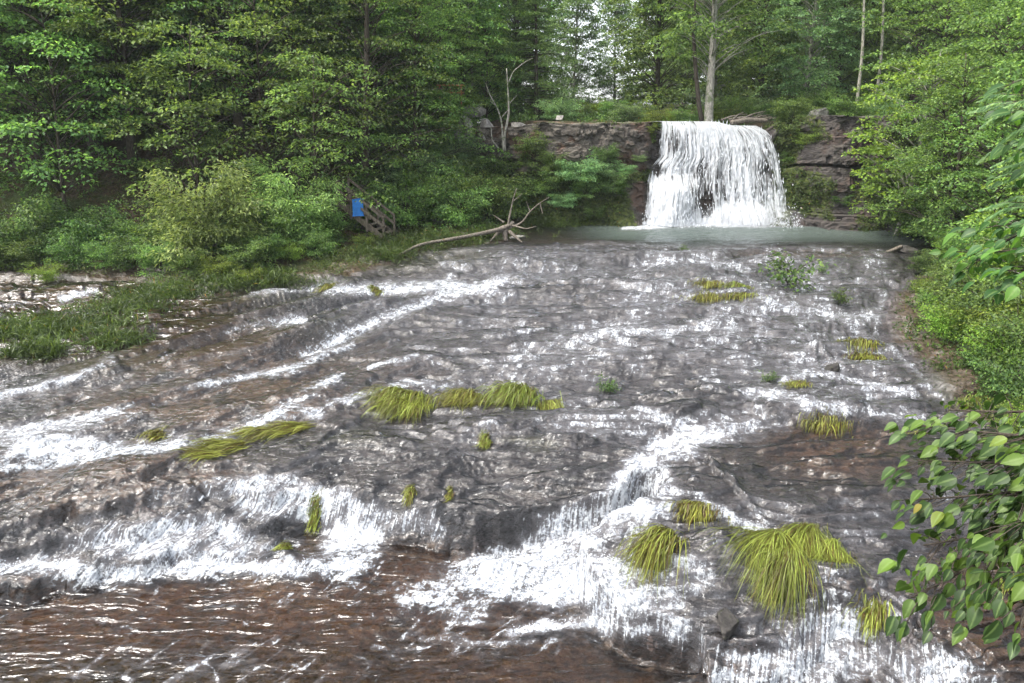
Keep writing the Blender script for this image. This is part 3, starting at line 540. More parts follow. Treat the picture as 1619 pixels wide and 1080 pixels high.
def make_crown(rng, trunk, nb, h0, h1, Lmax, leaf=(.13, .07), twigs=11, per=13, rise=.35, droop=.12, wfrac=.42, flat=.22, prof=None, az=None, zj=.05, thick=.05):
    """returns limb quads and leaf quads for limbs leaving the trunk; every limb carries a flat, drooping spray of leaves"""
    mb = MB(); LP, LT, LN = [], [], []
    H = trunk[-1, 2]
    for b in range(nb):
        f = h0 + (h1 - h0) * (b + rng.random()) / nb; z = f * H
        o0 = np.array([np.interp(z, trunk[:, 2], trunk[:, i]) for i in range(3)])
        a = rng.uniform(0, 2 * np.pi) if az is None else az[0] + rng.normal(0, az[1])
        L = Lmax * (prof(f) if prof else (1 - .55 * f)) * rng.uniform(.65, 1.15)
        rs = rise * rng.uniform(.3, 1.6) + .5 * f * f; out = np.array([math.cos(a), math.sin(a), 0]); sd = np.array([-out[1], out[0], 0])
        tt = np.linspace(0, 1, 6); cv = rng.normal(0, .12)
        path = o0 + np.outer(tt * L, out) + np.outer(cv * L * tt ** 2, sd); path[:, 2] += rs * L * tt - (droop * L + .25 * rs * L) * tt ** 2
        mb.tube(path, np.linspace(thick * (.5 + .5 * L / Lmax), .006, 6), 4)
        tw = np.sort(rng.uniform(.18, 1.0, twigs)); sg = np.where(np.arange(twigs) % 2, 1, -1)
        for t_, g in zip(tw, sg):
            p = np.array([np.interp(t_, tt, path[:, i]) for i in range(3)])
            wl = wfrac * L * (1.15 - .75 * t_) * rng.uniform(.6, 1.2)
            d = unit(out * .7 + sd * g * (.9 if t_ < .95 else .2) + np.array([0, 0, rng.normal(0, .10)]))
            q = rng.random(per) ** .7
            pts = p + d * (q * wl)[:, None] + rng.normal(0, 1, (per, 3)) * np.array([flat, flat, zj]) * (.35 + .2 * L / Lmax)
            pts[:, 2] -= .35 * droop / .12 * .3 * wl * q ** 2
            LP.append(pts); LT.append(d + rng.normal(0, .55, (per, 3)) + [0, 0, -.25]); LN.append(rng.normal(0, .36, (per, 3)) + [0, 0, 1] - .15 * out)
    P = np.concatenate(LP); T_ = unit(np.concatenate(LT)); N_ = np.concatenate(LN); N_ = unit(N_ - T_ * (N_ * T_).sum(1)[:, None])
    sz = rng.uniform(.7, 1.25, len(P))
    return mb, P, T_, N_, leaf[0] * sz, leaf[1] * sz
def make_crown2(rng, trunk, nc, h0, h1, Rm, leaf=(.15, .09), per=80, cr=(.45, .95), flat=.45, prof=None, thick=.05, zlow=.25):
    mb = MB(); LP, LT, LN = [], [], []; H = trunk[-1, 2]
    for c in range(nc):
        f = h0 + (h1 - h0) * rng.random() ** .9; a = rng.uniform(0, 2 * np.pi)
        rad = Rm * (prof(f) if prof else 1) * (1 + .3 * math.sin(3 * a + 9 * f)) * rng.uniform(.25, 1.0) ** .6
        z = f * H; ax = np.array([np.interp(z, trunk[:, 2], trunk[:, i]) for i in range(3)])
        ctr = ax + np.array([rad * math.cos(a), rad * math.sin(a), 0]); zs = max(.12 * H, z - rad * rng.uniform(.3, .9))
        o0 = np.array([np.interp(zs, trunk[:, 2], trunk[:, i]) for i in range(3)])
        if c % 2 == 0:
            tt = np.linspace(0, 1, 5)[:, None]; path = o0 + (ctr - o0) * tt + np.array([0, 0, .12 * rad]) * np.sin(tt * 3.14); mb.tube(path, np.linspace(thick * .7, .006, 5), 4)
        s0 = rng.uniform(*cr); n = int(per * (s0 / cr[1]) ** 1.5 * rng.uniform(.6, 1.2)) + 6
        out = np.array([math.cos(a), math.sin(a), 0])
        d = rng.normal(0, 1, (n, 3)); d = unit(d); d[:, 2] = np.abs(d[:, 2]) * 1.0 - zlow; rr = rng.uniform(.35, 1, n) ** .5 * s0
        pts = ctr + d * rr[:, None] * [1, 1, flat]; pts[:, 2] -= .25 * ((pts - ctr) @ out)
        LP.append(pts); LT.append(d * [1, 1, .3] + rng.normal(0, .5, (n, 3)) + [0, 0, -.3]); LN.append(rng.normal(0, .42, (n, 3)) + [0, 0, 1] + .5 * d)
    P = np.concatenate(LP); T_ = unit(np.concatenate(LT)); N_ = np.concatenate(LN); N_ = unit(N_ - T_ * (N_ * T_).sum(1)[:, None]); sz = rng.uniform(.7, 1.25, len(P))
    return mb, P, T_, N_, leaf[0] * sz, leaf[1] * sz
def make_trunk(rng, H, r, lean=.03, k=9, bend=.25):
    z = np.linspace(-.4, H, 14); f = np.clip(z / H, 0, 1)
    ph = rng.uniform(0, 6, 2); P = np.stack([lean * z * math.cos(ph[0]) + bend * np.sin(f * 3 + ph[1]) * f, lean * z * math.sin(ph[0]) + bend * np.cos(f * 2.4 + ph[0]) * f, z], 1)
    rr = r * (1 - .82 * f) + r * .45 * np.exp(-np.clip(z, 0, 9) / (2.5 * r + .05))
    return P, rr
def make_tree(name, seed, H, r, leafm, bark='bark', second=None, **kw):
    g = np.random.default_rng(seed); P, rr = make_trunk(g, H, r, kw.pop('lean', .03), bend=kw.pop('bend', .25))
    mb, LP, LT, LN, L, W_ = (make_crown2 if 'nc' in kw else make_crown)(g, P, **kw); mb.tube(P, rr, 9, g, .12)
    root = obj(name, None); tk = obj('trunk', mb.mesh('trunk', M[bark], True), root)
    V, Fq = leaf_quads(LP, LT, LN, L, W_); cr = obj('crown', mesh('crown', V, Fq, M[leafm]), root)
    return root
def copy_thing(root, parent=None):
    c = root.copy(); C.objects.link(c); c.parent = parent
    for ch in root.children: copy_thing(ch, c)
    return c
USED = set()
def put(proto, x, y, z, rz=0, sc=1, label=None, cat=None, group=None, tilt=(0, 0), mat=None):
    if proto.name in USED: o_ = copy_thing(proto)
    else: USED.add(proto.name); o_ = proto
    o_.location = (x, y, z); o_.rotation_euler = (tilt[0], tilt[1], rz); o_.scale = (sc,) * 3 if np.isscalar(sc) else sc
    tag(o_, label, cat, group); return o_
dome = lambda f: math.sqrt(max(.05, 1 - ((f - .55) / .5) ** 2)) * .9 + .15
low = lambda f: 1.1 - .75 * f
full = lambda f: math.sqrt(max(.08, 1 - (max(f - .45, 0) / .56) ** 2)) * (.75 + .25 * min(1, f / .3))
wide = lambda f: 1.05 - .6 * max(0, f - .3)
TR = dict(
 maple=make_tree('maple_tree', 1, 13, .20, 'leaf_mid', nc=260, h0=.12, h1=.98, Rm=4.0, prof=wide, per=95, cr=(.5, 1.15), flat=.32, leaf=(.17, .11), zlow=.1),
 beech=make_tree('beech_tree', 2, 15, .24, 'leaf_dark', nc=280, h0=.10, h1=.98, Rm=4.4, prof=wide, per=95, cr=(.5, 1.2), flat=.3, leaf=(.16, .10), zlow=.1),
 forest=make_tree('forest_tree', 3, 17, .22, 'leaf_dark', nc=330, h0=.22, h1=.98, Rm=3.6, prof=full, per=90, leaf=(.19, .12)),
 young=make_tree('young_maple', 4, 7.5, .07, 'leaf_mid', nc=80, h0=.2, h1=.97, Rm=2.5, prof=wide, per=90, cr=(.4, .95), flat=.28, leaf=(.15, .095), zlow=.05),
 bright=make_tree('yellow_green_maple', 5, 9, .13, 'leaf_light', nc=190, h0=.14, h1=.98, Rm=2.9, prof=full, per=75, cr=(.3, .75), flat=.4, leaf=(.17, .12), bark='bark_pale'),
 airy=make_tree('ash_tree', 6, 15, .17, 'leaf_blue', nc=400, h0=.02, h1=.98, Rm=3.1, prof=full, per=85, leaf=(.22, .13), bark='bark_pale'),
 poplar=make_tree('tall_poplar', 7, 17, .2, 'leaf_mid', nc=430, h0=.03, h1=.98, Rm=3.4, prof=full, per=85, leaf=(.21, .15)),
 hemlock=make_tree('hemlock_tree', 8, 13, .2, 'leaf_dark', nb=110, h0=.05, h1=.99, Lmax=3.2, prof=low, twigs=18, per=17, leaf=(.14, .05), rise=.1, droop=.22, wfrac=.5),
)
def make_shrub(name, seed, n, Rr, Hh, leafm, leaf=(.11, .06), twigs=9, per=14, zj=.10, rise=1.0, stem=.02):
    g = np.random.default_rng(seed); tr = np.array([[0, 0, -.15], [0, 0, .1], [.02, 0, Hh * .5]])
    mb, LP, LT, LN, L, W_ = make_crown(g, tr, nb=n, h0=.0, h1=1.0, Lmax=Rr, leaf=leaf, twigs=twigs, per=per, rise=rise * Hh / Rr * .8, droop=.25, wfrac=.4, flat=.35, prof=lambda f: 1 - .25 * f, zj=zj, thick=stem)
    root = obj(name, None); obj('stems', mb.mesh('stems', M['bark'], True), root); V, Fq = leaf_quads(LP, LT, LN, L, W_); obj('foliage', mesh('foliage', V, Fq, M[leafm]), root); return root
SH = dict(
 bush=make_shrub('leafy_bush', 21, 34, 1.35, 1.9, 'leaf_mid', per=16, twigs=11),
 light=make_shrub('light_green_bush', 22, 30, 1.3, 1.6, 'leaf_light', per=15, twigs=10, leaf=(.10, .05)),
 dark=make_shrub('dark_bush', 23, 30, 1.4, 1.7, 'leaf_dark', per=15, twigs=10, leaf=(.12, .06)),
 willow=make_shrub('willow_bush', 24, 46, 1.4, 2.0, 'leaf_pale', per=20, twigs=13, leaf=(.12, .045), rise=1.1, zj=.14),
 blue=make_shrub('blue_green_bush', 25, 30, 1.4, 1.5, 'leaf_blue', per=15, twigs=10, leaf=(.14, .05)),
)
rng = np.random.default_rng(99)
# (kind, photo column, distance, scale, label, group)
ring = {'maple': 'maple', 'beech': 'beech', 'forest': 'forest tree', 'young': 'young maple', 'bright': 'yellow green maple', 'airy': 'ash', 'poplar': 'poplar', 'hemlock': 'hemlock'}
def tree(kind, px, Y, sc, label, group, rz=None, tilt=(0, 0)):
    p = ground_at(px, Y); return put(TR[kind], p[0], p[1], p[2] - .1, rng.uniform(0, 6.28) if rz is None else rz, sc, label, 'tree', group, tilt)
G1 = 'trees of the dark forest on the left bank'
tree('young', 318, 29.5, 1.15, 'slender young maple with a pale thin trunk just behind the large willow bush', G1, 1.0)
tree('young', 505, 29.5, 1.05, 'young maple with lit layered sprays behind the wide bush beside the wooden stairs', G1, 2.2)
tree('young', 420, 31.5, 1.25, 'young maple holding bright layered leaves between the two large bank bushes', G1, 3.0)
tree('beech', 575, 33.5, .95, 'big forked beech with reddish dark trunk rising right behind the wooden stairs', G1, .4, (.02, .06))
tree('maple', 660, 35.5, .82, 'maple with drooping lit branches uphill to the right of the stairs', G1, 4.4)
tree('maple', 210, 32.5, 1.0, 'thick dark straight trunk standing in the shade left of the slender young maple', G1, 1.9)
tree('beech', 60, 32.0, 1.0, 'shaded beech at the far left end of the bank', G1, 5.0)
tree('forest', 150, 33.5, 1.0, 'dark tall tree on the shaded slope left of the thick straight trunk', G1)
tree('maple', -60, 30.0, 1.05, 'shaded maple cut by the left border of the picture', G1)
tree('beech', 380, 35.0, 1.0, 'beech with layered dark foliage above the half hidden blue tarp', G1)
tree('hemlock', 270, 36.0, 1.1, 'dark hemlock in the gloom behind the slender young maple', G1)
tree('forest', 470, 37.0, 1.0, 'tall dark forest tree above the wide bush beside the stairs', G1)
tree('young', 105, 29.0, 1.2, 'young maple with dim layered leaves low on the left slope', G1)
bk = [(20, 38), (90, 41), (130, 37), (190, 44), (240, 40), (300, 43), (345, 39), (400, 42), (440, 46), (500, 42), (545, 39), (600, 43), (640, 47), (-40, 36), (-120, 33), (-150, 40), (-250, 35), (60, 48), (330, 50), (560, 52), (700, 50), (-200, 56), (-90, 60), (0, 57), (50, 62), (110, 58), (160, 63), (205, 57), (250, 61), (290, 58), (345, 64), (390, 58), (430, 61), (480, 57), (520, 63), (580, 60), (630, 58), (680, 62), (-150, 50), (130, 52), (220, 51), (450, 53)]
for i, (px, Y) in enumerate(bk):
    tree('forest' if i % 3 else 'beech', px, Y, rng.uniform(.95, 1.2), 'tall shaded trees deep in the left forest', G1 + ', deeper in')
G2 = 'trees around the top of the cliff'
tree('poplar', 735, 43.0, .85, 'poplar with a thin pale upright stem above the orange railing', G2)
tree('maple', 700, 39.5, .62, 'rounded light maple below the orange railing', G2)
tree('hemlock', 848, 43.5, .78, 'dark evergreen standing left of the cliff top behind the pale forked tree', G2)
tree('young', 770, 42.0, .85, 'small maple crown beside the grey boulders at the cliff edge', G2)
tree('airy', 905, 50, .62, 'hazy ash with sky gaps behind the bare rock shelf', G2)
tree('airy', 972, 56, .66, 'bluish slender tree with wide sky gaps in the centre background', G2)
tree('poplar', 1040, 48, .95, 'bright poplar left of the twin pale trunks above the waterfall', G2)
tree('airy', 862, 60, .85, 'far ash above the bare rock shelf, deepest of its row', G2)
tree('poplar', 1200, 47, .92, 'round crowned poplar over the driftwood pile at the lip', G2)
tree('airy', 1270, 44, .85, 'blue green ash above the grey cliff blocks right of the falls', G2)
tree('maple', 1320, 48, .9, 'maple crown behind the ash on top of the right cliff', G2)
for i, (px, Y) in enumerate([(780, 62), (815, 54), (1080, 66), (1130, 58), (1180, 70), (1250, 60), (1300, 56), (1380, 52), (1440, 48), (1500, 50), (1560, 45), (745, 58), (1060, 76), (1360, 66), (1650, 48)]):
    tree(('airy', 'poplar', 'maple')[i % 3], px, Y, rng.uniform(.9, 1.15), 'pale green trees in the woods beyond the falls', 'background trees beyond the falls')
for i in range(34):
    px = 560 + i * 32 + rng.uniform(-12, 12); Y = rng.uniform(66, 95) if not 850 < px < 1010 else rng.uniform(80, 100)
    if 825 < px < 1030: continue
    tree(('poplar', 'airy', 'forest')[i % 3], px, Y, rng.uniform(.8, 1.25) * (1 if not 850 < px < 1010 else .62), 'farthest trees behind the top of the falls', 'farthest trees beyond the falls')
G3 = 'trees of the right bank'
tree('bright', 1418, 32.0, .95, 'yellow green maple with a leaning pale trunk in front of the right cliff', G3, 2.1, (0, -.16))
tree('maple', 1500, 27.5, .62, 'green maple hanging over the bank right of the leaning pale trunk', G3, .5)
tree('maple', 1560, 30, .8, 'dark trunked maple at the top right behind the yellow green crowns', G3, 1.2)
tree('maple', 1480, 36, .85, 'maple with shaded branches behind the leaning pale trunk', G3, 3.3)
tree('maple', 1640, 24, .75, 'broad maple filling the right border above the bank', G3, 2.5)
tree('young', 1475, 29, .85, 'low spreading young maple drooping to the water at the right end of the pool', G3, 3.4)
tree('young', 1560, 24, .82, 'young maple low on the right bank above the rock shelf', G3, 4.1)
tree('bright', 1660, 18, .62, 'yellow green maple sapling cut by the right border', G3, 1.4)
tree('young', 1700, 20, 1.0, 'young maple just outside the right border with branches reaching in', G3)
tree('forest', 1600, 36, .9, 'tall tree high behind the right bank', G3); tree('forest', 1720, 30, .9, 'tall tree past the right border', G3); tree('maple', 1840, 22, .9, 'maple outside the right border', G3)

def shrub(kind, px, Y, sc, label, group, z=None, cat='bush'):
    p = ground_at(px, Y); return put(SH[kind], p[0], p[1], p[2] - .05, rng.uniform(0, 6.28), sc, label, cat, group)
G4 = 'bushes along the left bank'
shrub('willow', 330, 25.4, 1.5, 'large light green willow bush on the left bank, brightest and widest of the bank bushes', G4)
shrub('bush', 285, 27.2, 1.1, 'darker bush tucked behind the left shoulder of the large willow bush', G4)
shrub('willow', 472, 28.2, 1.3, 'tall bush with pale leaves left of the wooden stairs', G4)
shrub('bush', 440, 27.0, 1.1, 'low bush between the large willow bush and the tall pale one', G4)
shrub('bush', 512, 28.4, .7, 'bush touching the foot of the wooden stairs', G4)
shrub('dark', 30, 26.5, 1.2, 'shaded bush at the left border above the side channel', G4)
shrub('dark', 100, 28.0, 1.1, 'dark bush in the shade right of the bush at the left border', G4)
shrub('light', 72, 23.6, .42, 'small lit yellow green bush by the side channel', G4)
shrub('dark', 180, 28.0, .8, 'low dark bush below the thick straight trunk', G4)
shrub('bush', 230, 27.0, .7, 'low bush just left of the large willow bush', G4)
G5 = 'bushes covering the slope between the stairs and the cliff'
for i, (kd, px, Y, s_c) in enumerate([('bush', 640, 32.0, 1.1), ('dark', 610, 33.5, 1.3), ('bush', 690, 33.5, 1.3), ('light', 700, 35.5, 1.2), ('bush', 730, 32.5, 1.1), ('bush', 770, 34.0, 1.25), ('light', 760, 36.5, 1.0), ('blue', 640, 35.5, 1.4), ('bush', 665, 37.5, 1.3), ('blue', 720, 38.0, 1.2),
                                      ('bush', 800, 35.8, 1.15), ('light', 835, 37.4, .9), ('blue', 700, 36.5, 1.3), ('dark', 570, 36.0, 1.3), ('bush', 630, 38.5, 1.4), ('light', 690, 40.0, 1.2), ('bush', 780, 38.0, 1.0), ('bush', 590, 31.6, .9), ('dark', 740, 34.5, 1.0)]):
    shrub(kd, px, Y, s_c, 'bushes on the slope between stairs and cliff', G5)
G6 = 'bushes on the cliff'
for i, (kd, X, Y, z, s_c, lb) in enumerate([('blue', 3.4, 35.2, 2.2, .95, 'blue green bush growing under the left overhang of the cliff'), ('blue', 4.6, 35.4, 2.4, .7, 'small blue green bush under the middle of the overhang'), ('bush', 2.0, 35.6, 1.4, .8, 'bush at the left foot of the cliff'),
     ('light', 7.1, 36.2, 4.6, .35, 'mossy yellow green tuft at the left edge of the falling water'), ('light', 1.6, 36.8, 4.0, .55, 'light bush at the left end of the rock shelf'),
     ('light', 15.1, 35.4, 4.0, .5, 'yellow green bush right of the falls near the lip'), ('bush', 14.8, 36.6, 4.9, .8, 'bush on the lip right of the falls'), ('dark', 18.4, 33.8, 1.7, .75, 'dark bush on the ledge of the right cliff'), ('bush', 20.2, 33.0, .8, 1.1, 'bush hanging to the water at the right end of the cliff'),
     ('bush', 14.6, 36.2, 3.1, .32, 'small bush clinging to the rock right of the falls'), ('dark', 16.6, 34.3, 1.1, .35, 'small dark tuft low on the right cliff'), ('bush', 17.6, 36.4, 5.0, .8, 'bush on top of the grey blocks'), ('dark', 19.6, 35.6, 4.4, 1.0, 'dark bush behind the leaning pale trunk')]):
    put(SH[kd], X, Y, z, i * 1.1, s_c, lb, 'bush', G6)
for i in range(22):
    px = 860 + i * 26 + rng.uniform(-8, 8); Y = rng.uniform(39.5, 45)
    if 1040 < px < 1175 and Y < 42: Y = 43.5
    shrub(('bush', 'blue', 'dark', 'light')[i % 4], px, Y, rng.uniform(.55, .95), 'low bushes along the top of the cliff', 'undergrowth bushes along the top of the cliff')
G7 = 'bushes along the right bank'
for kd, px, Y, s_c, lb in [('light', 1545, 17.2, .80, 'bright yellow green bush on the right bank above the brown puddle'), ('light', 1600, 16.2, .85, 'bright bush at the right border above the brown puddle'), ('light', 1500, 18.4, .42, 'small bright bush at the water edge of the dry rock shelf'),
      ('bush', 1590, 18.5, .9, 'greener bush behind the two bright bushes'), ('bush', 1540, 24.5, .8, 'bush overhanging the bend of the right bank'), ('light', 1510, 26, .6, 'light bush near the grey boulder on the right bank'), ('dark', 1455, 31.2, 1.05, 'dark bush drooping over the right end of the pool'), ('bush', 1500, 28.3, 1.2, 'bush between the pool and the right bank maples'),
      ('bush', 1600, 22, 1.1, 'bush at the right border below the maples'), ('dark', 1560, 27, 1.3, 'dark bush deep under the right bank maples'), ('bush', 1425, 33, .9, 'bush at the waterline below the right cliff'), ('dark', 1620, 28, 1.4, 'dark bush high on the right bank')]:
    shrub(kd, px, Y, s_c, lb, G7)

G8 = 'low bushes at the waterline of the left bank'
for i, (kd, px, Y, s_c) in enumerate([('dark', -40, 24.6, .9), ('bush', 20, 24.9, .6), ('dark', 120, 25.3, .7), ('bush', 165, 25.0, .5), ('dark', 215, 25.2, .7), ('bush', 255, 24.4, .6), ('bush', 300, 23.9, .55), ('light', 345, 23.6, .5), ('bush', 390, 24.2, .65), ('bush', 420, 25.2, .6), ('light', 455, 25.6, .5), ('bush', 500, 26.3, .55), ('light', 575, 28.0, .35), ('light', 395, 23.2, .35), ('dark', 60, 26.2, .9), ('dark', 150, 27, 1.0), ('bush', 365, 26.2, .9)]):
    shrub(kd, px, Y, s_c, 'low bushes at the left waterline', G8)
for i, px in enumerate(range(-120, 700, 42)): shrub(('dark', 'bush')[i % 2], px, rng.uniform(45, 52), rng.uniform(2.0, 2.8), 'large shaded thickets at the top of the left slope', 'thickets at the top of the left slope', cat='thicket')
for i, (kd, px, Y, s_c) in enumerate([('bush', 1480, 19.6, .4), ('light', 1560, 19.8, .6), ('dark', 1600, 14.2, .6), ('bush', 1640, 15, .8), ('light', 1470, 21.5, .4), ('bush', 1505, 22.5, .6), ('dark', 1555, 15.6, .4), ('bush', 1530, 21, .7), ('dark', 1470, 24.5, .5), ('light', 1620, 12.6, .5), ('bush', 1560, 17.5, .95), ('light', 1500, 17.8, .6), ('bush', 1610, 19.5, 1.1), ('light', 1590, 15.4, .7), ('bush', 1520, 19.2, .8), ('bush', 1570, 22.5, 1.0)]):
    shrub(kd, px, Y, s_c, 'low bushes at the right waterline', 'low bushes at the right waterline')
gq = np.random.default_rng(55); Vc = np.stack([CX3, CY3, ZZ], -1).reshape(-1, 3); mz = (moss.ravel() > .5) & (Vc[:, 2] < 5.3); pk = gq.choice(np.flatnonzero(mz), 900)
P = np.repeat(Vc[pk], 22, 0) + gq.normal(0, .11, (900 * 22, 3)) + [0, -.08, .02]; T_ = unit(gq.normal(0, 1, P.shape) + [0, -.6, -.3]); N_ = gq.normal(0, .5, P.shape) + [0, -.4, .8]; N_ = unit(N_ - T_ * (N_ * T_).sum(1)[:, None])
V, Fq = leaf_quads(P, T_, N_, gq.uniform(.07, .15, len(P)), gq.uniform(.04, .08, len(P))); tag(obj('cliff_plants', mesh('cliff_plants', V, Fq, M['cover'])), kind='stuff')
for i, (X, Y, z, s_c) in enumerate([(2.6, 35.0, .9, .6), (3.8, 34.9, 1.5, .55), (5.2, 35.1, 1.6, .6), (5.9, 35.4, 2.5, .45), (2.2, 35.6, 2.6, .6), (4.2, 34.7, .4, .4), (6.6, 35.6, 3.2, .3), (1.2, 36.2, 3.0, .8), (4.9, 35.6, 3.2, .5)]):
    put(SH[('blue', 'bush', 'dark')[i % 3]], X, Y, z, i, s_c, 'small bushes on the mossy slope under the rock shelf', 'bush', 'bushes on the mossy slope under the rock shelf')

# ---- low plants nobody could count
def scatter_cover(name, mat, n, fn, L, W_, seed, tall=.12, up=.6):
    g = np.random.default_rng(seed); X, Y = fn(g, n); Zc = land(X, Y); per = 26; spd = g.uniform(.06, .26, len(X)) * g.uniform(.5, 1.3, len(X))
    P = np.repeat(np.stack([X, Y, Zc], 1), per, 0) + g.normal(0, 1, (len(X) * per, 3)) * np.repeat(spd, per)[:, None] * [1, 1, .0] ; P[:, 2] += np.abs(g.normal(0, 1, len(P))) * tall * np.repeat(g.uniform(.3, 1.6, len(X)), per)
    T_ = unit(g.normal(0, 1, (len(P), 3)) + [-.25, -.35, up]); N_ = g.normal(0, .5, (len(P), 3)) + [0, 0, 1]; N_ = unit(N_ - T_ * (N_ * T_).sum(1)[:, None]); sz = g.uniform(.6, 1.3, len(P))
    V, Fq = leaf_quads(P, T_, N_, L * sz, W_ * sz); tag(obj(name, mesh(name, V, Fq, M[mat])), kind='stuff')
def bankband(g, n, polys, thr=.45):
    X, Y = g.uniform(-26, 1, n), g.uniform(17, 38, n); d = sdf_poly(X, Y, river_poly); h = sdf_poly(X, Y, hillL)
    kq = (d > .05) & (h > -4) & (fbm(X * .9, Y * .9, 201) > .5) & ~((d < 1.2) & (X < -9) & (fbm(X, Y, 202) < .5)); return X[kq], Y[kq]
scatter_cover('ground_cover', 'cover', 9000, lambda g, n: bankband(g, n, None), .11, .022, 31, .17, .7)
def isl(g, n):
    c = [(60, 525, 1.3, .4), (25, 528, .9, .35), (150, 515, 1.1, .6), (210, 490, 1.2, .5), (260, 468, 1.2, .28), (330, 455, 1.6, .2), (420, 448, 1.5, .22), (170, 540, .9, .25), (60, 560, .6, .12), (700, 385, 1.6, .4), (640, 395, 1.2, .4), (600, 410, .9, .3), (770, 372, 1.4, .4), (870, 356, 1.2, .3)]
    X, Y = [], []
    for (a, b, sx, sy) in c: x0, y0 = base(a, b); X.append(g.normal(x0, sx * .6, n // 14)); Y.append(g.normal(y0, sy, n // 14))
    return np.concatenate(X), np.concatenate(Y)
scatter_cover('bank_grass', 'cover', 1700, isl, .26, .024, 32, .13, .45)
def rb(g, n):
    X, Y = g.uniform(8, 26, n), g.uniform(10, 34, n); d = sdf_poly(X, Y, river_poly); kq = (d > .35) & (d < 6) & (fbm(X * .9, Y * .9, 205) > .36); return X[kq], Y[kq]
scatter_cover('right_bank_cover', 'cover', 3800, rb, .11, .04, 33, .16, .6)
def slope(g, n):
    X, Y = g.uniform(-40, 24, n), g.uniform(26, 48, n); kq = (sdf_poly(X, Y, river_poly) > 2) & (fbm(X * .4, Y * .4, 207) > .45); return X[kq], Y[kq]
scatter_cover('undergrowth', 'leaf_dark', 5000, slope, .16, .08, 34, .25, .8)
# ------------------------------------------------------------------ things standing in and beside the stream
_ok = (dR < 1.5) & (WPV > 340)
def surf_px(px, py):                    # photo pixel -> point on the water or rock surface of the stream
    d = (WPU - px) ** 2 + (WPV - py) ** 2 + np.where(_ok, 0, 1e9); i = np.unravel_index(np.argmin(d), d.shape)
    return np.array([GX[i], GY[i], max(WZ[i], BZ[i])])
def surf_z(x, y):
    u, v = proj(x, y, zb(y)); j = np.clip(np.searchsorted(_us, u), 0, len(_us) - 1); i = np.clip(np.searchsorted(_vs, v), 0, len(_vs) - 1)
    return np.maximum(WZ[i, j], BZ[i, j])
def at_depth(px, py, Y):
    r = ray(px, py); return np.array([r[0] / r[1] * Y, Y, CAMH + r[2] / r[1] * Y])
def grass_clump(name, spots, L, n, dirv, label, seed, wd=.011, hump=.5, spread=.2, fan=.18, cat='grass clump', group='sedge clumps rooted in the stream'):
    """long soft blades rooted on small humps and combed over by the current"""
    g = np.random.default_rng(seed); Vs, Fs = [], []; off = 0; dirv = np.array(dirv, float); dirv /= np.linalg.norm(dirv); root0 = np.array(spots[0][0])
    for (c, rx, ry, share, *lm) in spots:
        nn = int(n * share); Lb = L; L = L * (lm[0] if lm else 1); q = g.normal(0, .5, (nn, 2)); x0 = c[0] + q[:, 0] * rx; y0 = c[1] + q[:, 1] * ry; hz = hump * L * .34 * np.exp(-(q ** 2).sum(1))
        z0 = surf_z(x0, y0) + hz; ang = g.normal(0, spread, nn) + q[:, 0] * fan; ca, sa = np.cos(ang), np.sin(ang)
        dx, dy = dirv[0] * ca - dirv[1] * sa, dirv[0] * sa + dirv[1] * ca; Ls = L * g.uniform(.45, 1.1, nn); lift = g.uniform(.08, .5, nn) * hump * Ls; wv1 = g.normal(0, .13, nn) * Ls; wv2 = g.normal(0, .1, nn) * Ls
        P = []
        for t in np.linspace(0, 1, 7):
            x = x0 + dx * Ls * t * .92; y = y0 + dy * Ls * t * .92; sz = surf_z(x, y); z = np.maximum(z0 + lift * math.sin(t * 2.6) * 1.2 - (z0 - sz) * 1.0 * t ** 1.5 * (z0 > sz), sz + .008 + .03 * g.random(nn))
            z = np.where(z0 - sz > .25, np.maximum(sz + .02, z0 + lift * math.sin(t * 2.6) * 1.2 - t ** 2 * Ls * .75), z); P.append(np.stack([x + wv1 * t * t, y + wv2 * t * t, z], 1))
        P = np.stack(P, 1); T_ = unit(np.gradient(P, axis=1)); S_ = unit(np.cross(T_, np.array([0, 0, 1.0]) + g.normal(0, .5, (nn, 1, 3))))
        w_ = wd * g.uniform(.6, 1.3, (nn, 1, 1)) * np.array([.8, 1, 1, .95, .8, .55, .1])[None, :, None]
        V = np.stack([P - S_ * w_ / 2, P + S_ * w_ / 2], 2).reshape(-1, 3); b = np.arange(nn)[:, None, None] * 14 + np.arange(6)[None, :, None] * 2; f = (b + np.array([0, 1, 3, 2])[None, None]).reshape(-1, 4)
        Vs.append(V); Fs.append(f + off); off += len(V); L = Lb
    V = np.concatenate(Vs) - root0; o_ = obj(name, mesh(name, V, np.concatenate(Fs), M['grass']), None, root0); tag(o_, label, cat, group); return o_
def spt(px, py, rx=.3, ry=.2, sh=1.0): return (surf_px(px, py), rx, ry, sh)
D0 = (-.6, -.9)
grass_clump('grass_clump', [spt(645, 635, .55, .2, .7), spt(640, 650, .45, .2, .3)], .68, 1500, (-.6, -1), 'dome of combed yellow green grass, leftmost of the row on the middle shelf', 1, hump=.8, fan=.3)
grass_clump('grass_clump', [spt(742, 634, .42, .2)], .62, 1000, D0, 'grass tuft between the leftmost dome and the tallest tuft on the middle shelf', 2, hump=.9)
grass_clump('grass_clump', [spt(822, 632, .45, .26)], .82, 1000, D0, 'tallest grass tuft of the row on the middle shelf, with trailing blades', 3, hump=.9)
grass_clump('grass_clump', [spt(868, 640, .25, .16)], .42, 450, (.2, -1), 'small grass tuft at the right end of the row on the middle shelf', 4)
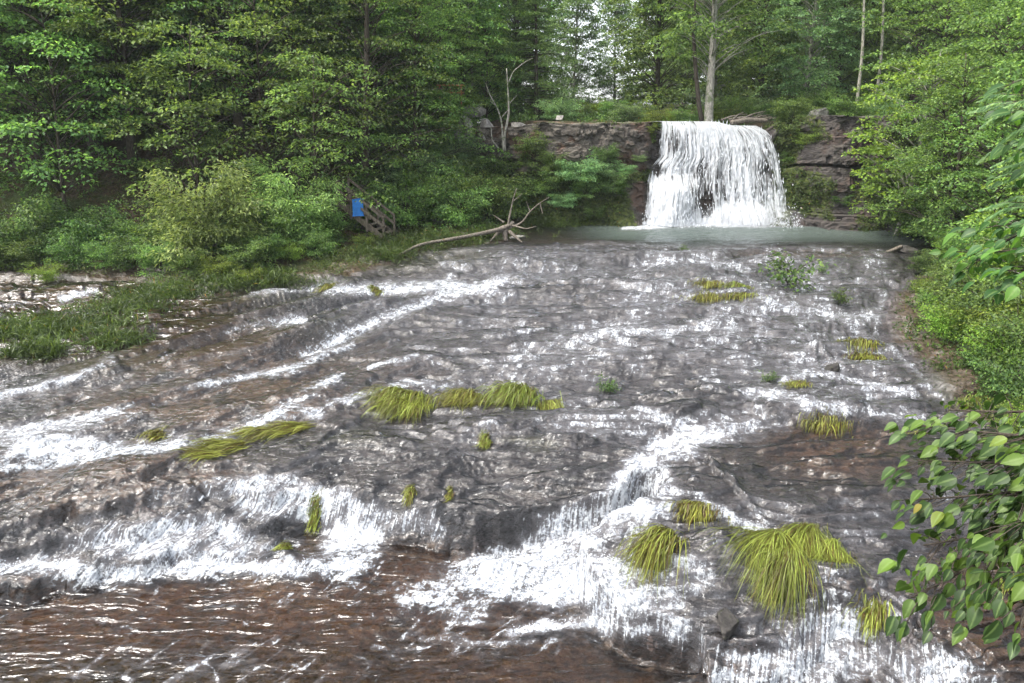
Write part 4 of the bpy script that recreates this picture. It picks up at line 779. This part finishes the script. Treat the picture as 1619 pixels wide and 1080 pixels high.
grass_clump('grass_clump', [spt(470, 675, .35, .15, .3), spt(420, 685, .40, .15, .3), spt(365, 705, .40, .18, .25), spt(335, 722, .25, .15, .15)], .55, 1400, (-1.2, -.75), 'long slanting mat of golden grass above the left cascade', 5, hump=.35)
grass_clump('grass_clump', [spt(1228, 850, .22, .16, .34) + (1.25,), spt(1270, 848, .26, .15, .26) + (.85,), spt(1318, 864, .20, .16, .2) + (.55,), spt(1248, 876, .22, .2, .2) + (.8,)], 1.05, 3400, (-.6, -.85), 'largest grass clump, hanging over the ledge in the right foreground', 6, hump=.32, wd=.008)
grass_clump('grass_clump', [spt(1052, 858, .22, .2)], .75, 700, (-.8, -.7), 'drooping grass clump with rusty tips left of the largest one', 7, hump=.7)
grass_clump('grass_clump', [spt(1105, 800, .30, .12)], .32, 420, D0, 'short tuft on the crest above the rusty tipped clump', 8)
for i, (x, y, rx, L, lb) in enumerate([(1122, 449, .5, .35, 'low grass tuft in the upper rapids, upper left of four'), (1168, 451, .5, .33, 'low grass tuft in the upper rapids, upper right of four'), (1122, 472, .7, .42, 'wider grass tuft in the upper rapids, lower left of four'), (1170, 468, .5, .36, 'grass tuft in the upper rapids, lower right of four'),
        (1363, 543, .4, .4, 'dull green tuft just above a bright one near the right shore'), (1367, 568, .42, .42, 'bright green tuft by the right edge of the rapids'), (520, 456, .25, .4, 'small tuft at the upper left edge of the rapids'), (597, 458, .18, .3, 'tiny tuft right of another at the upper left edge of the rapids'),
        (772, 695, .08, .24, 'thin tuft hanging below the tallest tuft of the row'), (652, 778, .06, .17, 'tuft hanging on the dark ledge between little falls'), (712, 782, .04, .12, 'wisp of grass on the dark ledge beside the big black rock face'), (500, 812, .09, .16, 'small golden tuft amid the left cascade'),
        (1305, 668, .5, .28, 'thin green tuft above the brown rippled sheet'), (1550, 640, .6, .5, 'dark sedge tuft behind the big leaves by the brown puddle'), (1382, 965, .18, .3, 'small golden tuft on the lower right cascade'), (250, 688, .22, .22, 'faint tuft beside the white water on the left'),
        (1260, 607, .3, .22, 'faint tuft in white water below the middle of the rapids'), (1448, 690, .2, .2, 'tiny tuft right of the brown rippled sheet'), (455, 868, .08, .2, 'thin wisp in the foam of the left cascade'), (1570, 930, .2, .25, 'small tuft below the big leaves at lower right')]):
    grass_clump('grass_tuft', [spt(x, y, rx, .14)], L, 260, D0, lb, 20 + i, group='small tufts rooted in the stream', hump=.7, wd=.011 if y > 600 else .016)

# saplings in the stream
SH['sap'] = make_shrub('stream_sapling', 41, 12, .62, .9, 'leaf_dark', leaf=(.13, .075), twigs=5, per=6, stem=.012)
for (x, y, s_c, lb) in [(1245, 452, 1.25, 'leafy sapling growing out of the upper rapids, largest in the stream'), (960, 622, .42, 'small leafy sprig in the middle of the rapids'), (1325, 480, .55, 'small leafy sprig right of the largest stream sapling'), (1300, 430, .35, 'tiny leafy sprig upstream of the dry right shelf'), (1217, 603, .3, 'tiny sprig in the rapids above the white chute'), (1080, 398, .35, 'thin sprig far up the rapids below the pool')]:
    p = surf_px(x, y); put(SH['sap'], p[0], p[1], p[2] - .05, x * .1, s_c, lb, 'sapling', 'saplings growing in the stream', tilt=(0, .3))

# boulders
def boulder(loc, size, seed, label, mat, name='boulder', group=None, rz=0.0, cat='boulder', flat=1.0):
    n, m_ = 40, 26; th, ph = np.meshgrid(np.linspace(0, 2 * np.pi, n, endpoint=False), np.linspace(0, np.pi, m_)); d = np.stack([np.cos(th) * np.sin(ph), np.sin(th) * np.sin(ph), np.cos(ph)], -1)
    b = np.sign(d) * np.abs(d) ** .42; b = b / np.maximum(1, np.abs(b).max(-1, keepdims=True)); g = np.random.default_rng(seed); 
    for _ in range(9):
        nn = unit(g.normal(0, 1, 3)); h = g.uniform(.5, .85); q = b @ nn; b = b - np.maximum(q - h, 0)[..., None] * nn
    b = b * (1 + .16 * (fbm(th * 0 + d[..., 0] * 3 + seed, d[..., 1] * 3 + d[..., 2] * 4, seed, 4) - .5)[..., None]); V = (b * np.array(size) / 2).reshape(-1, 3)
    i = np.arange(n * m_).reshape(m_, n); f = np.stack([i[:-1], i[1:], np.roll(i[1:], -1, 1), np.roll(i[:-1], -1, 1)], -1).reshape(-1, 4)
    o_ = obj(name, mesh(name, V, f, mat), None, loc, rz); tag(o_, label, cat, group); return o_
def stone_mat(name, a1, a2, sp_):
    m, t, o = newmat(name); k = NT(t); oc = k.obj(); a = k.noise(oc, 2.5, 6, .65); b = k.noise(oc, 14, 4, .6); col = k.mix(k.smooth(a, .35, .65), a1, a2); col = k.mix(k.smooth(b, .55, .68), col, sp_)
    finish(t, o, k.pbsdf(col, .8, .3, k.bump(k.math('ADD', a, b), .8, .06))); return m
M['stone_pale'] = stone_mat('stone_pale', (.17, .16, .15), (.36, .34, .31), (.06, .06, .05)); M['stone_dark'] = stone_mat('stone_dark', (.02, .018, .017), (.06, .055, .05), (.03, .035, .015))
for i, (px, py, Y, sz, lb) in enumerate([(735, 205, 39.5, (1.3, 1.2, 1.7), 'pale mossy boulder, leftmost on the brow beside the forked pale tree'), (772, 210, 39.0, (1.1, 1.0, 1.6), 'tall pale rock block just left of the forked pale tree'), (826, 208, 38.6, (1.3, 1.0, 1.5), 'pale streaked rock block right of the forked pale tree'), (800, 222, 38.9, (1.6, 1.2, .9), 'low grey rock behind the foot of the forked pale tree'),
      (752, 176, 41, (1.2, 1.2, .9), 'grey boulder higher up behind the others left of the forked pale tree'), (884, 186, 37.4, (.6, .5, .25), 'small grey stone on the left end of the bare rock shelf'), (765, 235, 38.2, (1.5, 1.0, .6), 'dark flat rock under the pale blocks'),
      (600, 228, 38.0, (1.1, .9, .7), 'grey rock showing through the leaves above the stairs'), (1290, 183, 37.0, (1.6, 1.2, .8), 'broken grey rock pile on top of the right cliff'), (1330, 205, 36.6, (1.5, 1.2, 1.1), 'dark block on top of the right cliff beside the leaning pale trunk')]):
    p = at_depth(px, py, Y); boulder(p, sz, 60 + i, lb, M['stone_pale'] if i != 6 else M['stone_dark'], group='rocks on the cliff brow', rz=i)
for i, (px, py, sz, lb, mt) in enumerate([(1432, 398, (1.1, .7, .42), 'grey boulder at the right shore below the pool', 'stone_dark'), (1532, 424, (1.2, .8, .35), 'pale flat stone on the right shore under the maples', 'stone_pale'), (1150, 985, (.62, .3, .22), 'dark wet stone at the waterline under the largest grass clump', 'stone_dark'),
      (1318, 585, (.45, .3, .3), 'black stone poking out left of the bright green tuft', 'stone_dark'), (690, 352, (.8, .5, .3), 'pale flat stone on the grassy bank right of the stairs', 'stone_pale'), (820, 376, (.9, .5, .2), 'pale stone by the root end of the fallen log', 'stone_pale'), (1500, 418, (.5, .4, .2), 'small stone beside the pale flat one on the right shore', 'stone_dark'), (60, 500, (1.2, .6, .3), 'dark stone in the shaded side channel', 'stone_dark')]):
    p = hit(px, py) if (px < 900 and py < 380 or px > 1420 or px < 100) else surf_px(px, py); boulder((p[0], p[1], p[2] + sz[2] * (.12)), sz, 80 + i, lb, M[mt], group='stones beside the stream', rz=i * .7)

# wooden stairs with railing
def simple_mat(name, col, rough=.5, spec=.4, var=.25, sc=6):
    m, t, o = newmat(name); k = NT(t); n_ = k.noise(k.obj(), sc, 5, .65); c2 = tuple(c * (1 - var) for c in col); finish(t, o, k.pbsdf(k.mix(k.smooth(n_, .35, .65), col, c2), rough, spec, k.bump(n_, .3, .01))); return m
M['blue'] = simple_mat('blue_paint', (.02, .20, .62)); M['tarp'] = simple_mat('tarp', (.004, .035, .055)); M['orange'] = simple_mat('orange_wood', (.38, .15, .07))
b0 = at_depth(607, 378, 29.3); b0[2] = max(b0[2], .18); e1 = b0 + np.array([-2.15, .75, 1.55]); ax_ = (e1 - b0); per_ = np.array([.33, .95, 0]) * .95
st = obj('wooden_stairs', None, None, b0); tag(st, 'weathered wooden stairs with railings climbing left from the grassy bank', 'stairs')
for s_ in (0, 1):
    q = per_ * s_; mb = MB(); mb.beam(q, ax_ + q, .06, .24); obj('stringer', mb.mesh('stringer', M['wood']), st)
    for f in (.0, .36, .70, 1.0):
        mb = MB(); a = ax_ * f + q; mb.box(a + [0, 0, .35], (.09, .09, 1.25)); obj('post', mb.mesh('post', M['wood']), st)
    for h in (.93, .55): mb = MB(); mb.beam(q + [.02, -.06, h], ax_ + q + [.02, -.06, h], .045, .10); obj('rail', mb.mesh('rail', M['wood']), st)
for i in range(8): mb = MB(); c = ax_ * ((i + .5) / 8); mb.beam(c + [0, 0, .10] + per_ * .03, c + [0, 0, .10] + per_ * .97, .26, .04); obj('step', mb.mesh('step', M['wood']), st)
mb = MB(); c = b0 + ax_ * .54 + np.array([.02, -.14, .52]); mb.box((0, 0, 0), (.46, .02, .72)); mb.box((0, .0, .372), (.50, .035, .03)); mb.box((0, 0, -.372), (.50, .035, .03))
tag(obj('blue_sign', mb.mesh('blue_sign', M['blue']), None, c, .25), 'plain bright blue panel fixed to the railing of the wooden stairs', 'sign')
# orange railing on the slope
p = at_depth(712, 138, 38.5); rr_ = obj('wooden_railing', None, None, p - [0, 0, .9]); tag(rr_, 'orange brown wooden railing half hidden by leaves high on the slope', 'railing')
for x in (-.6, 0, .6): mb = MB(); mb.box((x, 0, .5), (.07, .07, 1.1)); obj('post', mb.mesh('post', M['orange']), rr_)
for h in (1.0, .62): mb = MB(); mb.box((0, -.075, h), (1.5, .04, .09)); obj('rail', mb.mesh('rail', M['orange']), rr_)
# blue tarp
p = at_depth(358, 287, 28.9); u_, v_ = np.meshgrid(np.linspace(-.5, .5, 24), np.linspace(-.5, .5, 16)); zt_ = .28 * (1 - (2 * u_) ** 2) * (1 - .5 * (2 * v_) ** 2) + .1 * fbm(u_ * 6, v_ * 6, 5)
V = np.stack([u_ * 1.1, v_ * .7, zt_], -1).reshape(-1, 3); i = np.arange(u_.size).reshape(u_.shape); f = np.stack([i[:-1, :-1], i[:-1, 1:], i[1:, 1:], i[1:, :-1]], -1).reshape(-1, 4)
tag(obj('blue_tarp', mesh('blue_tarp', V, f, M['tarp'], True), None, p), 'dark blue tarp bundled in the shade behind the large willow bush', 'tarp')

# fallen trees and driftwood
def log(name, paths, label, matn='bark_dead', group=None, cat='driftwood', child='branch'):
    P0 = np.asarray(paths[0][0], float); org = P0[0]; g = np.random.default_rng(len(label)); mb = MB(); mb.tube(_dense(P0) - org, np.interp(np.linspace(0, 1, 20), [0, 1], paths[0][1]), 9, g, .2)
    if len(paths) == 1: o_ = obj(name, mb.mesh(name, M[matn], True), None, org)
    else:
        o_ = obj(name, None, None, org); obj('trunk', mb.mesh('trunk', M[matn], True), o_)
        for P, r_ in paths[1:]: mb = MB(); mb.tube(_dense(np.asarray(P, float)) - org, np.interp(np.linspace(0, 1, 20), [0, 1], r_), 6, g, .15); obj(child, mb.mesh(child, M[matn], True), o_)
    tag(o_, label, cat, group); return o_
def _dense(P):
    s_ = np.concatenate([[0], np.cumsum(np.linalg.norm(np.diff(P, axis=0), axis=1))]); q = np.linspace(0, s_[-1], 20); 
    A_ = np.stack([np.interp(q, s_, P[:, i]) for i in range(3)], 1); k_ = np.array([.25, .5, .25])
    for _ in range(2): A_[1:-1] = .25 * A_[:-2] + .5 * A_[1:-1] + .25 * A_[2:]
    return A_
D = lambda l, Y: [at_depth(x, y, Y + dy) for x, y, dy in l]
YL = 30.2
def G(px, py, h): q = hit(px, py); return q + np.array([0, 0, h])
log('fallen_log', [([G(630, 410, .15), G(665, 396, .26), G(720, 390, .34), G(765, 383, .4), at_depth(803, 360, YL + .3), at_depth(812, 352, YL + .4)], (.05, .11)),
    (D([(803, 362, .3), (826, 352, .3), (838, 334, .2), (852, 322, .1), (868, 312, 0)], YL), (.06, .015)), (D([(801, 372, .2), (806, 340, .3), (812, 312, .4), (817, 298, .4)], YL), (.07, .015)), (D([(796, 358, .3), (800, 382, .0)], YL), (.2, .10)), (D([(790, 366, .2), (775, 382, -.3)], YL), (.10, .03)), (D([(805, 366, .2), (826, 384, -.2)], YL), (.10, .03)),
    (D([(808, 356, .3), (832, 362, -.2), (848, 358, -.3)], YL), (.05, .012)), (D([(797, 352, .3), (780, 340, .3)], YL), (.06, .012)), (D([(812, 318, .4), (826, 306, .3)], YL), (.025, .008)), (D([(838, 334, .2), (832, 318, .2)], YL), (.03, .008)), (D([(665, 391, -1.2), (650, 380, -1.1)], YL), (.03, .008)), (D([(720, 384, -.5), (738, 366, -.4)], YL), (.03, .006)), (D([(854, 322, .1), (858, 338, 0)], YL), (.035, .02))],
    'bare fallen tree lying on the left shore with its torn root end toward the pool', cat='fallen tree')
log('driftwood_log', [(D([(614, 362, .2), (632, 368, .1), (650, 372, 0)], 31), (.09, .04))], 'short log resting at the foot of the stairs', group='driftwood on the left bank')
log('driftwood_log', [(D([(590, 388, -.1), (615, 383, 0), (640, 379, 0)], 29.8), (.07, .09))], 'flat weathered log in front of the stairs on the grass', group='driftwood on the left bank')
log('driftwood_log', [(D([(440, 412, 0), (500, 405, 0), (545, 402, 0)], 27.6), (.02, .05))], 'thin pale pole lying in the grass below the tall pale bush', group='driftwood on the left bank')
log('driftwood_log', [(D([(600, 412, 0), (640, 398, .6), (675, 392, .8)], 27.8), (.02, .06))], 'grey crooked branch reaching into the rapids below the fallen tree', group='driftwood on the left bank')
log('driftwood_log', [(D([(1375, 405, 0), (1400, 400, .2), (1425, 390, .5)], 27.6), (.04, .08))], 'dark branch at the waterline beside the grey boulder on the right', group='driftwood on the right shore')
g_ = np.random.default_rng(17); stx = []
for i in range(16):
    x0 = 1140 + 75 * g_.random(); y0 = 191 - 4 * g_.random(); L_ = g_.uniform(20, 55); a_ = g_.uniform(-.3, .75)
    x1, y1 = x0 + L_ * math.cos(a_), y0 - abs(L_ * math.sin(a_)) * .7
    if y1 < 168: y1 = 168 + 4 * g_.random()
    stx.append((D([(x0, y0, 0), ((x0 + x1) / 2, (y0 + y1) / 2 - 2, .2), (x1, y1, .3)], 37.3), (g_.uniform(.03, .07), .015)))
big_ = (D([(1155, 194, 0), (1180, 189, .1), (1212, 191, .2)], 37.0), (.13, .11))
log('driftwood_pile', [big_] + stx, 'tangle of bare driftwood caught on the lip at the right of the waterfall', cat='driftwood pile')

# pale trees on the brow
log('forked_pale_tree', [(D([(798, 240, 0), (797, 215, 0), (805, 180, .1), (803, 140, .1), (801, 108, 0)], 37.9), (.09, .025)), (D([(796, 238, 0), (793, 190, 0), (786, 170, 0), (774, 150, -.1), (768, 132, 0)], 37.9), (.07, .015)), (D([(793, 186, 0), (803, 174, .1)], 37.9), (.03, .015)), (D([(802, 135, .1), (812, 112, .2), (830, 98, .2), (842, 92, .3)], 37.9), (.035, .008)), (D([(788, 234, 0), (778, 222, 0), (776, 200, .2)], 37.9), (.05, .02)), (D([(785, 168, 0), (775, 160, 0), (780, 148, .2)], 37.9), (.02, .006)), (D([(804, 165, 0), (818, 150, .2)], 37.9), (.02, .006))],
    'slender pale forked tree with bare stems in front of the boulders by the rock shelf', 'bark_pale', cat='tree')
tw = make_tree('twin_trunk_tree', 51, 15, .24, 'leaf_mid', nc=300, h0=.26, h1=.98, Rm=3.3, prof=full, per=80, leaf=(.19, .13), bark='bark_pale', lean=.01, bend=.1)
mb = MB(); mb.tube(np.array([[-.15, .1, -.3], [-.5, .1, 1.2], [-.75, .2, 3.0], [-1.0, .3, 5.5], [-.9, .4, 8]]), np.array([.16, .13, .12, .09, .04]), 8, g_, .1); obj('trunk', mb.mesh('trunk', M['bark'], True), tw)
p = ground_at(1119, 39.0); put(tw, p[0], p[1], 4.8, 0, 1, 'tree with two thick pale trunks standing right above the waterfall', 'tree', G2)
for px, Y, lb in [(1352, 41, 'thin bare pale stem rising behind the yellow green maple'), (1382, 42, 'curved bare pale stem right of another behind the yellow green maple'), (745, 44, 'thin straight pale stem above the orange railing')]:
    q = ground_at(px, Y); log('bare_stem', [([q, q + [.1, 0, 4], q + [-.15, 0, 8], q + [.35, 0, 13]], (.10, .03))], lb, 'bark_pale', 'bare pale stems', 'tree')

# ------------------------------------------------------------------ near foliage on the right
def at_dist(px, py, d):
    r = ray(px, py); return np.array([0, 0, CAMH]) + r / np.linalg.norm(r) * d
def leafy(name, boughs, leafsize, matn, label, seed, cat, foot, dens=1.0, aspect=.78, fan=.16):
    g = np.random.default_rng(seed); mbt = MB(); foot = np.array(foot, float); P_, T_, N_, L_, W_ = [], [], [], [], []
    top = at_dist(*boughs[0][0]); root = obj(name, None, None, foot); tag(root, label, cat)
    hub = np.array([foot[0] - .2, foot[1] + .3, max(b for b in [at_dist(*bb[0])[2] for bb in boughs])]) ; mbt.tube(_dense(np.array([foot * 0, (hub - foot) * [.3, .3, .5], hub - foot])), np.linspace(.07, .03, 20), 8)
    obj('trunk', mbt.mesh('trunk', M['bark'], True), root)
    for bb in boughs:
        pts = np.array([at_dist(*q) for q in bb]); z0 = np.clip(pts[0][2] - .4, foot[2] + .3, hub[2]); tt = (z0 - foot[2]) / max(hub[2] - foot[2], .1); st_ = foot + (hub - foot) * tt
        A_ = _dense(np.concatenate([[st_], pts])); mb = MB(); mb.tube(A_ - foot, np.linspace(.022, .004, 20), 6)
        pl = np.concatenate([[st_ * .65 + pts[0] * .35], pts]); Ls = np.linalg.norm(np.diff(pl, axis=0), axis=1).sum(); n = int(Ls / .055 * dens); seg_ = _dense(pl)
        for i in range(n):
            f = (i + g.random()) / n; c = np.array([np.interp(f, np.linspace(0, 1, 20), seg_[:, j]) for j in range(3)]); d = unit(seg_[min(19, int(f * 19) + 1)] - seg_[int(f * 19)] + 1e-6)
            sd = unit(np.cross(d, [0, 0, 1])) * (1 if i % 2 else -1); o_ = c + sd * g.uniform(.02, fan) + d * g.uniform(0, fan * .6) + [0, 0, g.normal(-.02, .035)]
            if g.random() < .5: mb.tube(np.array([c, (c + o_) / 2 + [0, 0, .01], o_]) - foot, np.array([.003, .0025, .002]), 4)
            P_.append(o_ - foot); T_.append(sd * g.uniform(.3, 1) + d * g.uniform(.2, 1) + [0, 0, g.uniform(-.7, .05)]); N_.append(np.array([0, 0, 1.0]) + g.normal(0, .38, 3) - .35 * unit(o_ - np.array([0, 0, CAMH])) * [1, 1, 0]); s_ = leafsize * g.uniform(.45, 1.25); L_.append(s_); W_.append(s_ * aspect)
        obj('branch', mb.mesh('branch', M['bark'], True), root)
    T_ = unit(np.array(T_)); N_ = np.array(N_); N_ = unit(N_ - T_ * (N_ * T_).sum(1)[:, None]); V, f = big_leaves(np.array(P_), T_, N_, np.array(L_), np.array(W_)); obj('leaves', mesh('leaves', V, f, M[matn], True, {'rib': np.tile([0., 1, 0], len(V) // 3)}), root); return root
leafy('broad_leaf_sapling', [
    [(1720, 640, 4.9), (1620, 655, 5.0), (1560, 650, 5.0), (1500, 648, 5.1)], [(1720, 690, 4.6), (1600, 690, 4.8), (1530, 680, 4.9), (1450, 672, 5.0)],
    [(1720, 730, 4.5), (1620, 735, 4.6), (1540, 730, 4.7), (1450, 728, 4.8)], [(1720, 770, 4.4), (1620, 775, 4.5), (1540, 785, 4.6), (1450, 790, 4.7)],
    [(1700, 810, 4.3), (1620, 825, 4.4), (1560, 850, 4.5), (1460, 862, 4.6)], [(1660, 800, 4.3), (1590, 860, 4.4), (1520, 910, 4.5), (1440, 945, 4.6)], [(1700, 850, 4.2), (1650, 870, 4.2), (1600, 900, 4.3), (1550, 930, 4.4)],
    [(1700, 740, 4.4), (1640, 780, 4.4), (1590, 790, 4.5)], [(1690, 900, 4.0), (1650, 930, 4.0), (1612, 960, 4.1)], [(1700, 700, 4.9), (1640, 715, 4.9), (1580, 710, 5.0)], [(1700, 800, 4.1), (1650, 810, 4.2), (1600, 830, 4.3)]],
    .09, 'leaf_big', 'broad leaved sapling with glossy dark green leaves reaching in from the lower right', 71, 'sapling', (5.2, 3.6, -1.2), 6.5, .6, .27)
leafy('broad_leaf_tree', [[(1700, 380, 7.2), (1620, 395, 7.4), (1560, 400, 7.6), (1515, 398, 7.8)], [(1700, 420, 7.0), (1625, 425, 7.2), (1575, 430, 7.4)], [(1690, 350, 7.4), (1620, 350, 7.6), (1545, 362, 7.9)], [(1690, 400, 7.0), (1640, 440, 7.1), (1590, 452, 7.2)], [(1690, 330, 7.4), (1600, 372, 7.6), (1530, 425, 7.8)],
    [(1700, 250, 7.4), (1640, 262, 7.5), (1590, 280, 7.6)], [(1700, 110, 7.2), (1640, 120, 7.3), (1600, 130, 7.4)], [(1700, 160, 7.2), (1630, 172, 7.3), (1590, 180, 7.4)], [(1700, 210, 7.2), (1640, 215, 7.3), (1600, 235, 7.4)]],
    .135, 'leaf_big', 'nearer broad leaved boughs hanging in at the right border above the bright bushes', 72, 'tree', (7.8, 5.0, -.9), 2.0, .66, .24)
def fern_tree():
    g = np.random.default_rng(73); foot = np.array([8.6, 6.5, -.6]); root = obj('feather_leaf_tree', None, None, foot); tag(root, 'tree with long feathery blue green leaves drooping in at the right border', 'tree')
    hub = np.array([8.2, 7.4, 6.0]); mb = MB(); mb.tube(_dense(np.array([foot * 0, (hub - foot) * .5 + [.1, 0, 0], hub - foot])), np.linspace(.09, .04, 20), 8); P_, T_, N_, L_, W_ = [], [], [], [], []
    for i in range(34):
        y = g.uniform(140, 400); x = g.uniform(1530, 1640) + .12 * (y - 200); d_ = g.uniform(8.0, 9.5); tip = at_dist(x, y, d_); bs = at_dist(x + g.uniform(60, 110), y - g.uniform(5, 35), d_ - .1); hp = foot + (hub - foot) * np.clip((bs[2] - foot[2]) / (hub[2] - foot[2]), .3, 1)
        A_ = _dense(np.array([bs, (bs + tip) / 2 + [0, 0, .05], tip])); mb.tube(A_ - foot, np.linspace(.006, .002, 20), 4)
        if i % 3 == 0: mb.tube(_dense(np.array([hp, (hp + bs) / 2 + [0, 0, .08], bs])) - foot, np.linspace(.02, .006, 20), 5)
        dd_ = unit(A_[-1] - A_[0]); sd = unit(np.cross(dd_, [0, 0, 1]))
        for j in range(1, 20):
            for s_ in (-1, 1): P_.append(A_[j] - foot); T_.append(sd * s_ + dd_ * .45 + [0, 0, -.25] + g.normal(0, .08, 3)); N_.append([0, 0, 1] + g.normal(0, .15, 3)); L_.append(.13 * math.sin(.35 + 2.6 * j / 20)); W_.append(.035)
    obj('trunk', mb.mesh('trunk', M['bark'], True), root); T2 = unit(np.array(T_)); N2 = np.array(N_); N2 = unit(N2 - T2 * (N2 * T2).sum(1)[:, None]); V, f = leaf_quads(np.array(P_), T2, N2, np.array(L_), np.array(W_)); obj('leaves', mesh('leaves', V, f, M['leaf_blue']), root)
fern_tree()

# ------------------------------------------------------------------ damp air
m, t, o = newmat('haze'); k = NT(t); pv = k.n('ShaderNodeVolumePrincipled'); k.set(pv, 'Color', (.86, .95, .97, 1)); k.set(pv, 'Density', .0003); k.set(pv, 'Anisotropy', .0); t.links.new(pv.outputs[0], o.inputs['Volume']); M['haze'] = m
mb = MB(); mb.box((0, 175, 20), (812, 660, 52)); tag(obj('haze', mb.mesh('haze', m)), kind='stuff')

# ------------------------------------------------------------------ one label for each look-alike: its place in the row
bpy.context.view_layer.update()
ORD = 'first second third fourth fifth sixth seventh eighth ninth tenth eleventh twelfth thirteenth fourteenth fifteenth sixteenth seventeenth eighteenth nineteenth twentieth'.split()
def ordinal(i):
    if i < 20: return ORD[i]
    a, b = divmod(i + 1, 10); w_ = {2: 'twenty', 3: 'thirty', 4: 'forty', 5: 'fifty'}[a]
    return w_ + '-' + ORD[b - 1] if b else w_[:-1] + 'ieth'
same = {}
for o_ in list(C.objects):
    if o_.parent is None and o_.get('group') and o_.get('label'): same.setdefault((o_['group'], o_['label']), []).append(o_)
for (g1, l1), os_ in same.items():
    if len(os_) < 2: continue
    os_.sort(key=lambda q: float(proj(q.location[0], q.location[1], q.location[2] + 1)[0]))
    for i, q in enumerate(os_): q['label'] = ordinal(i) + ' from the left of the ' + l1
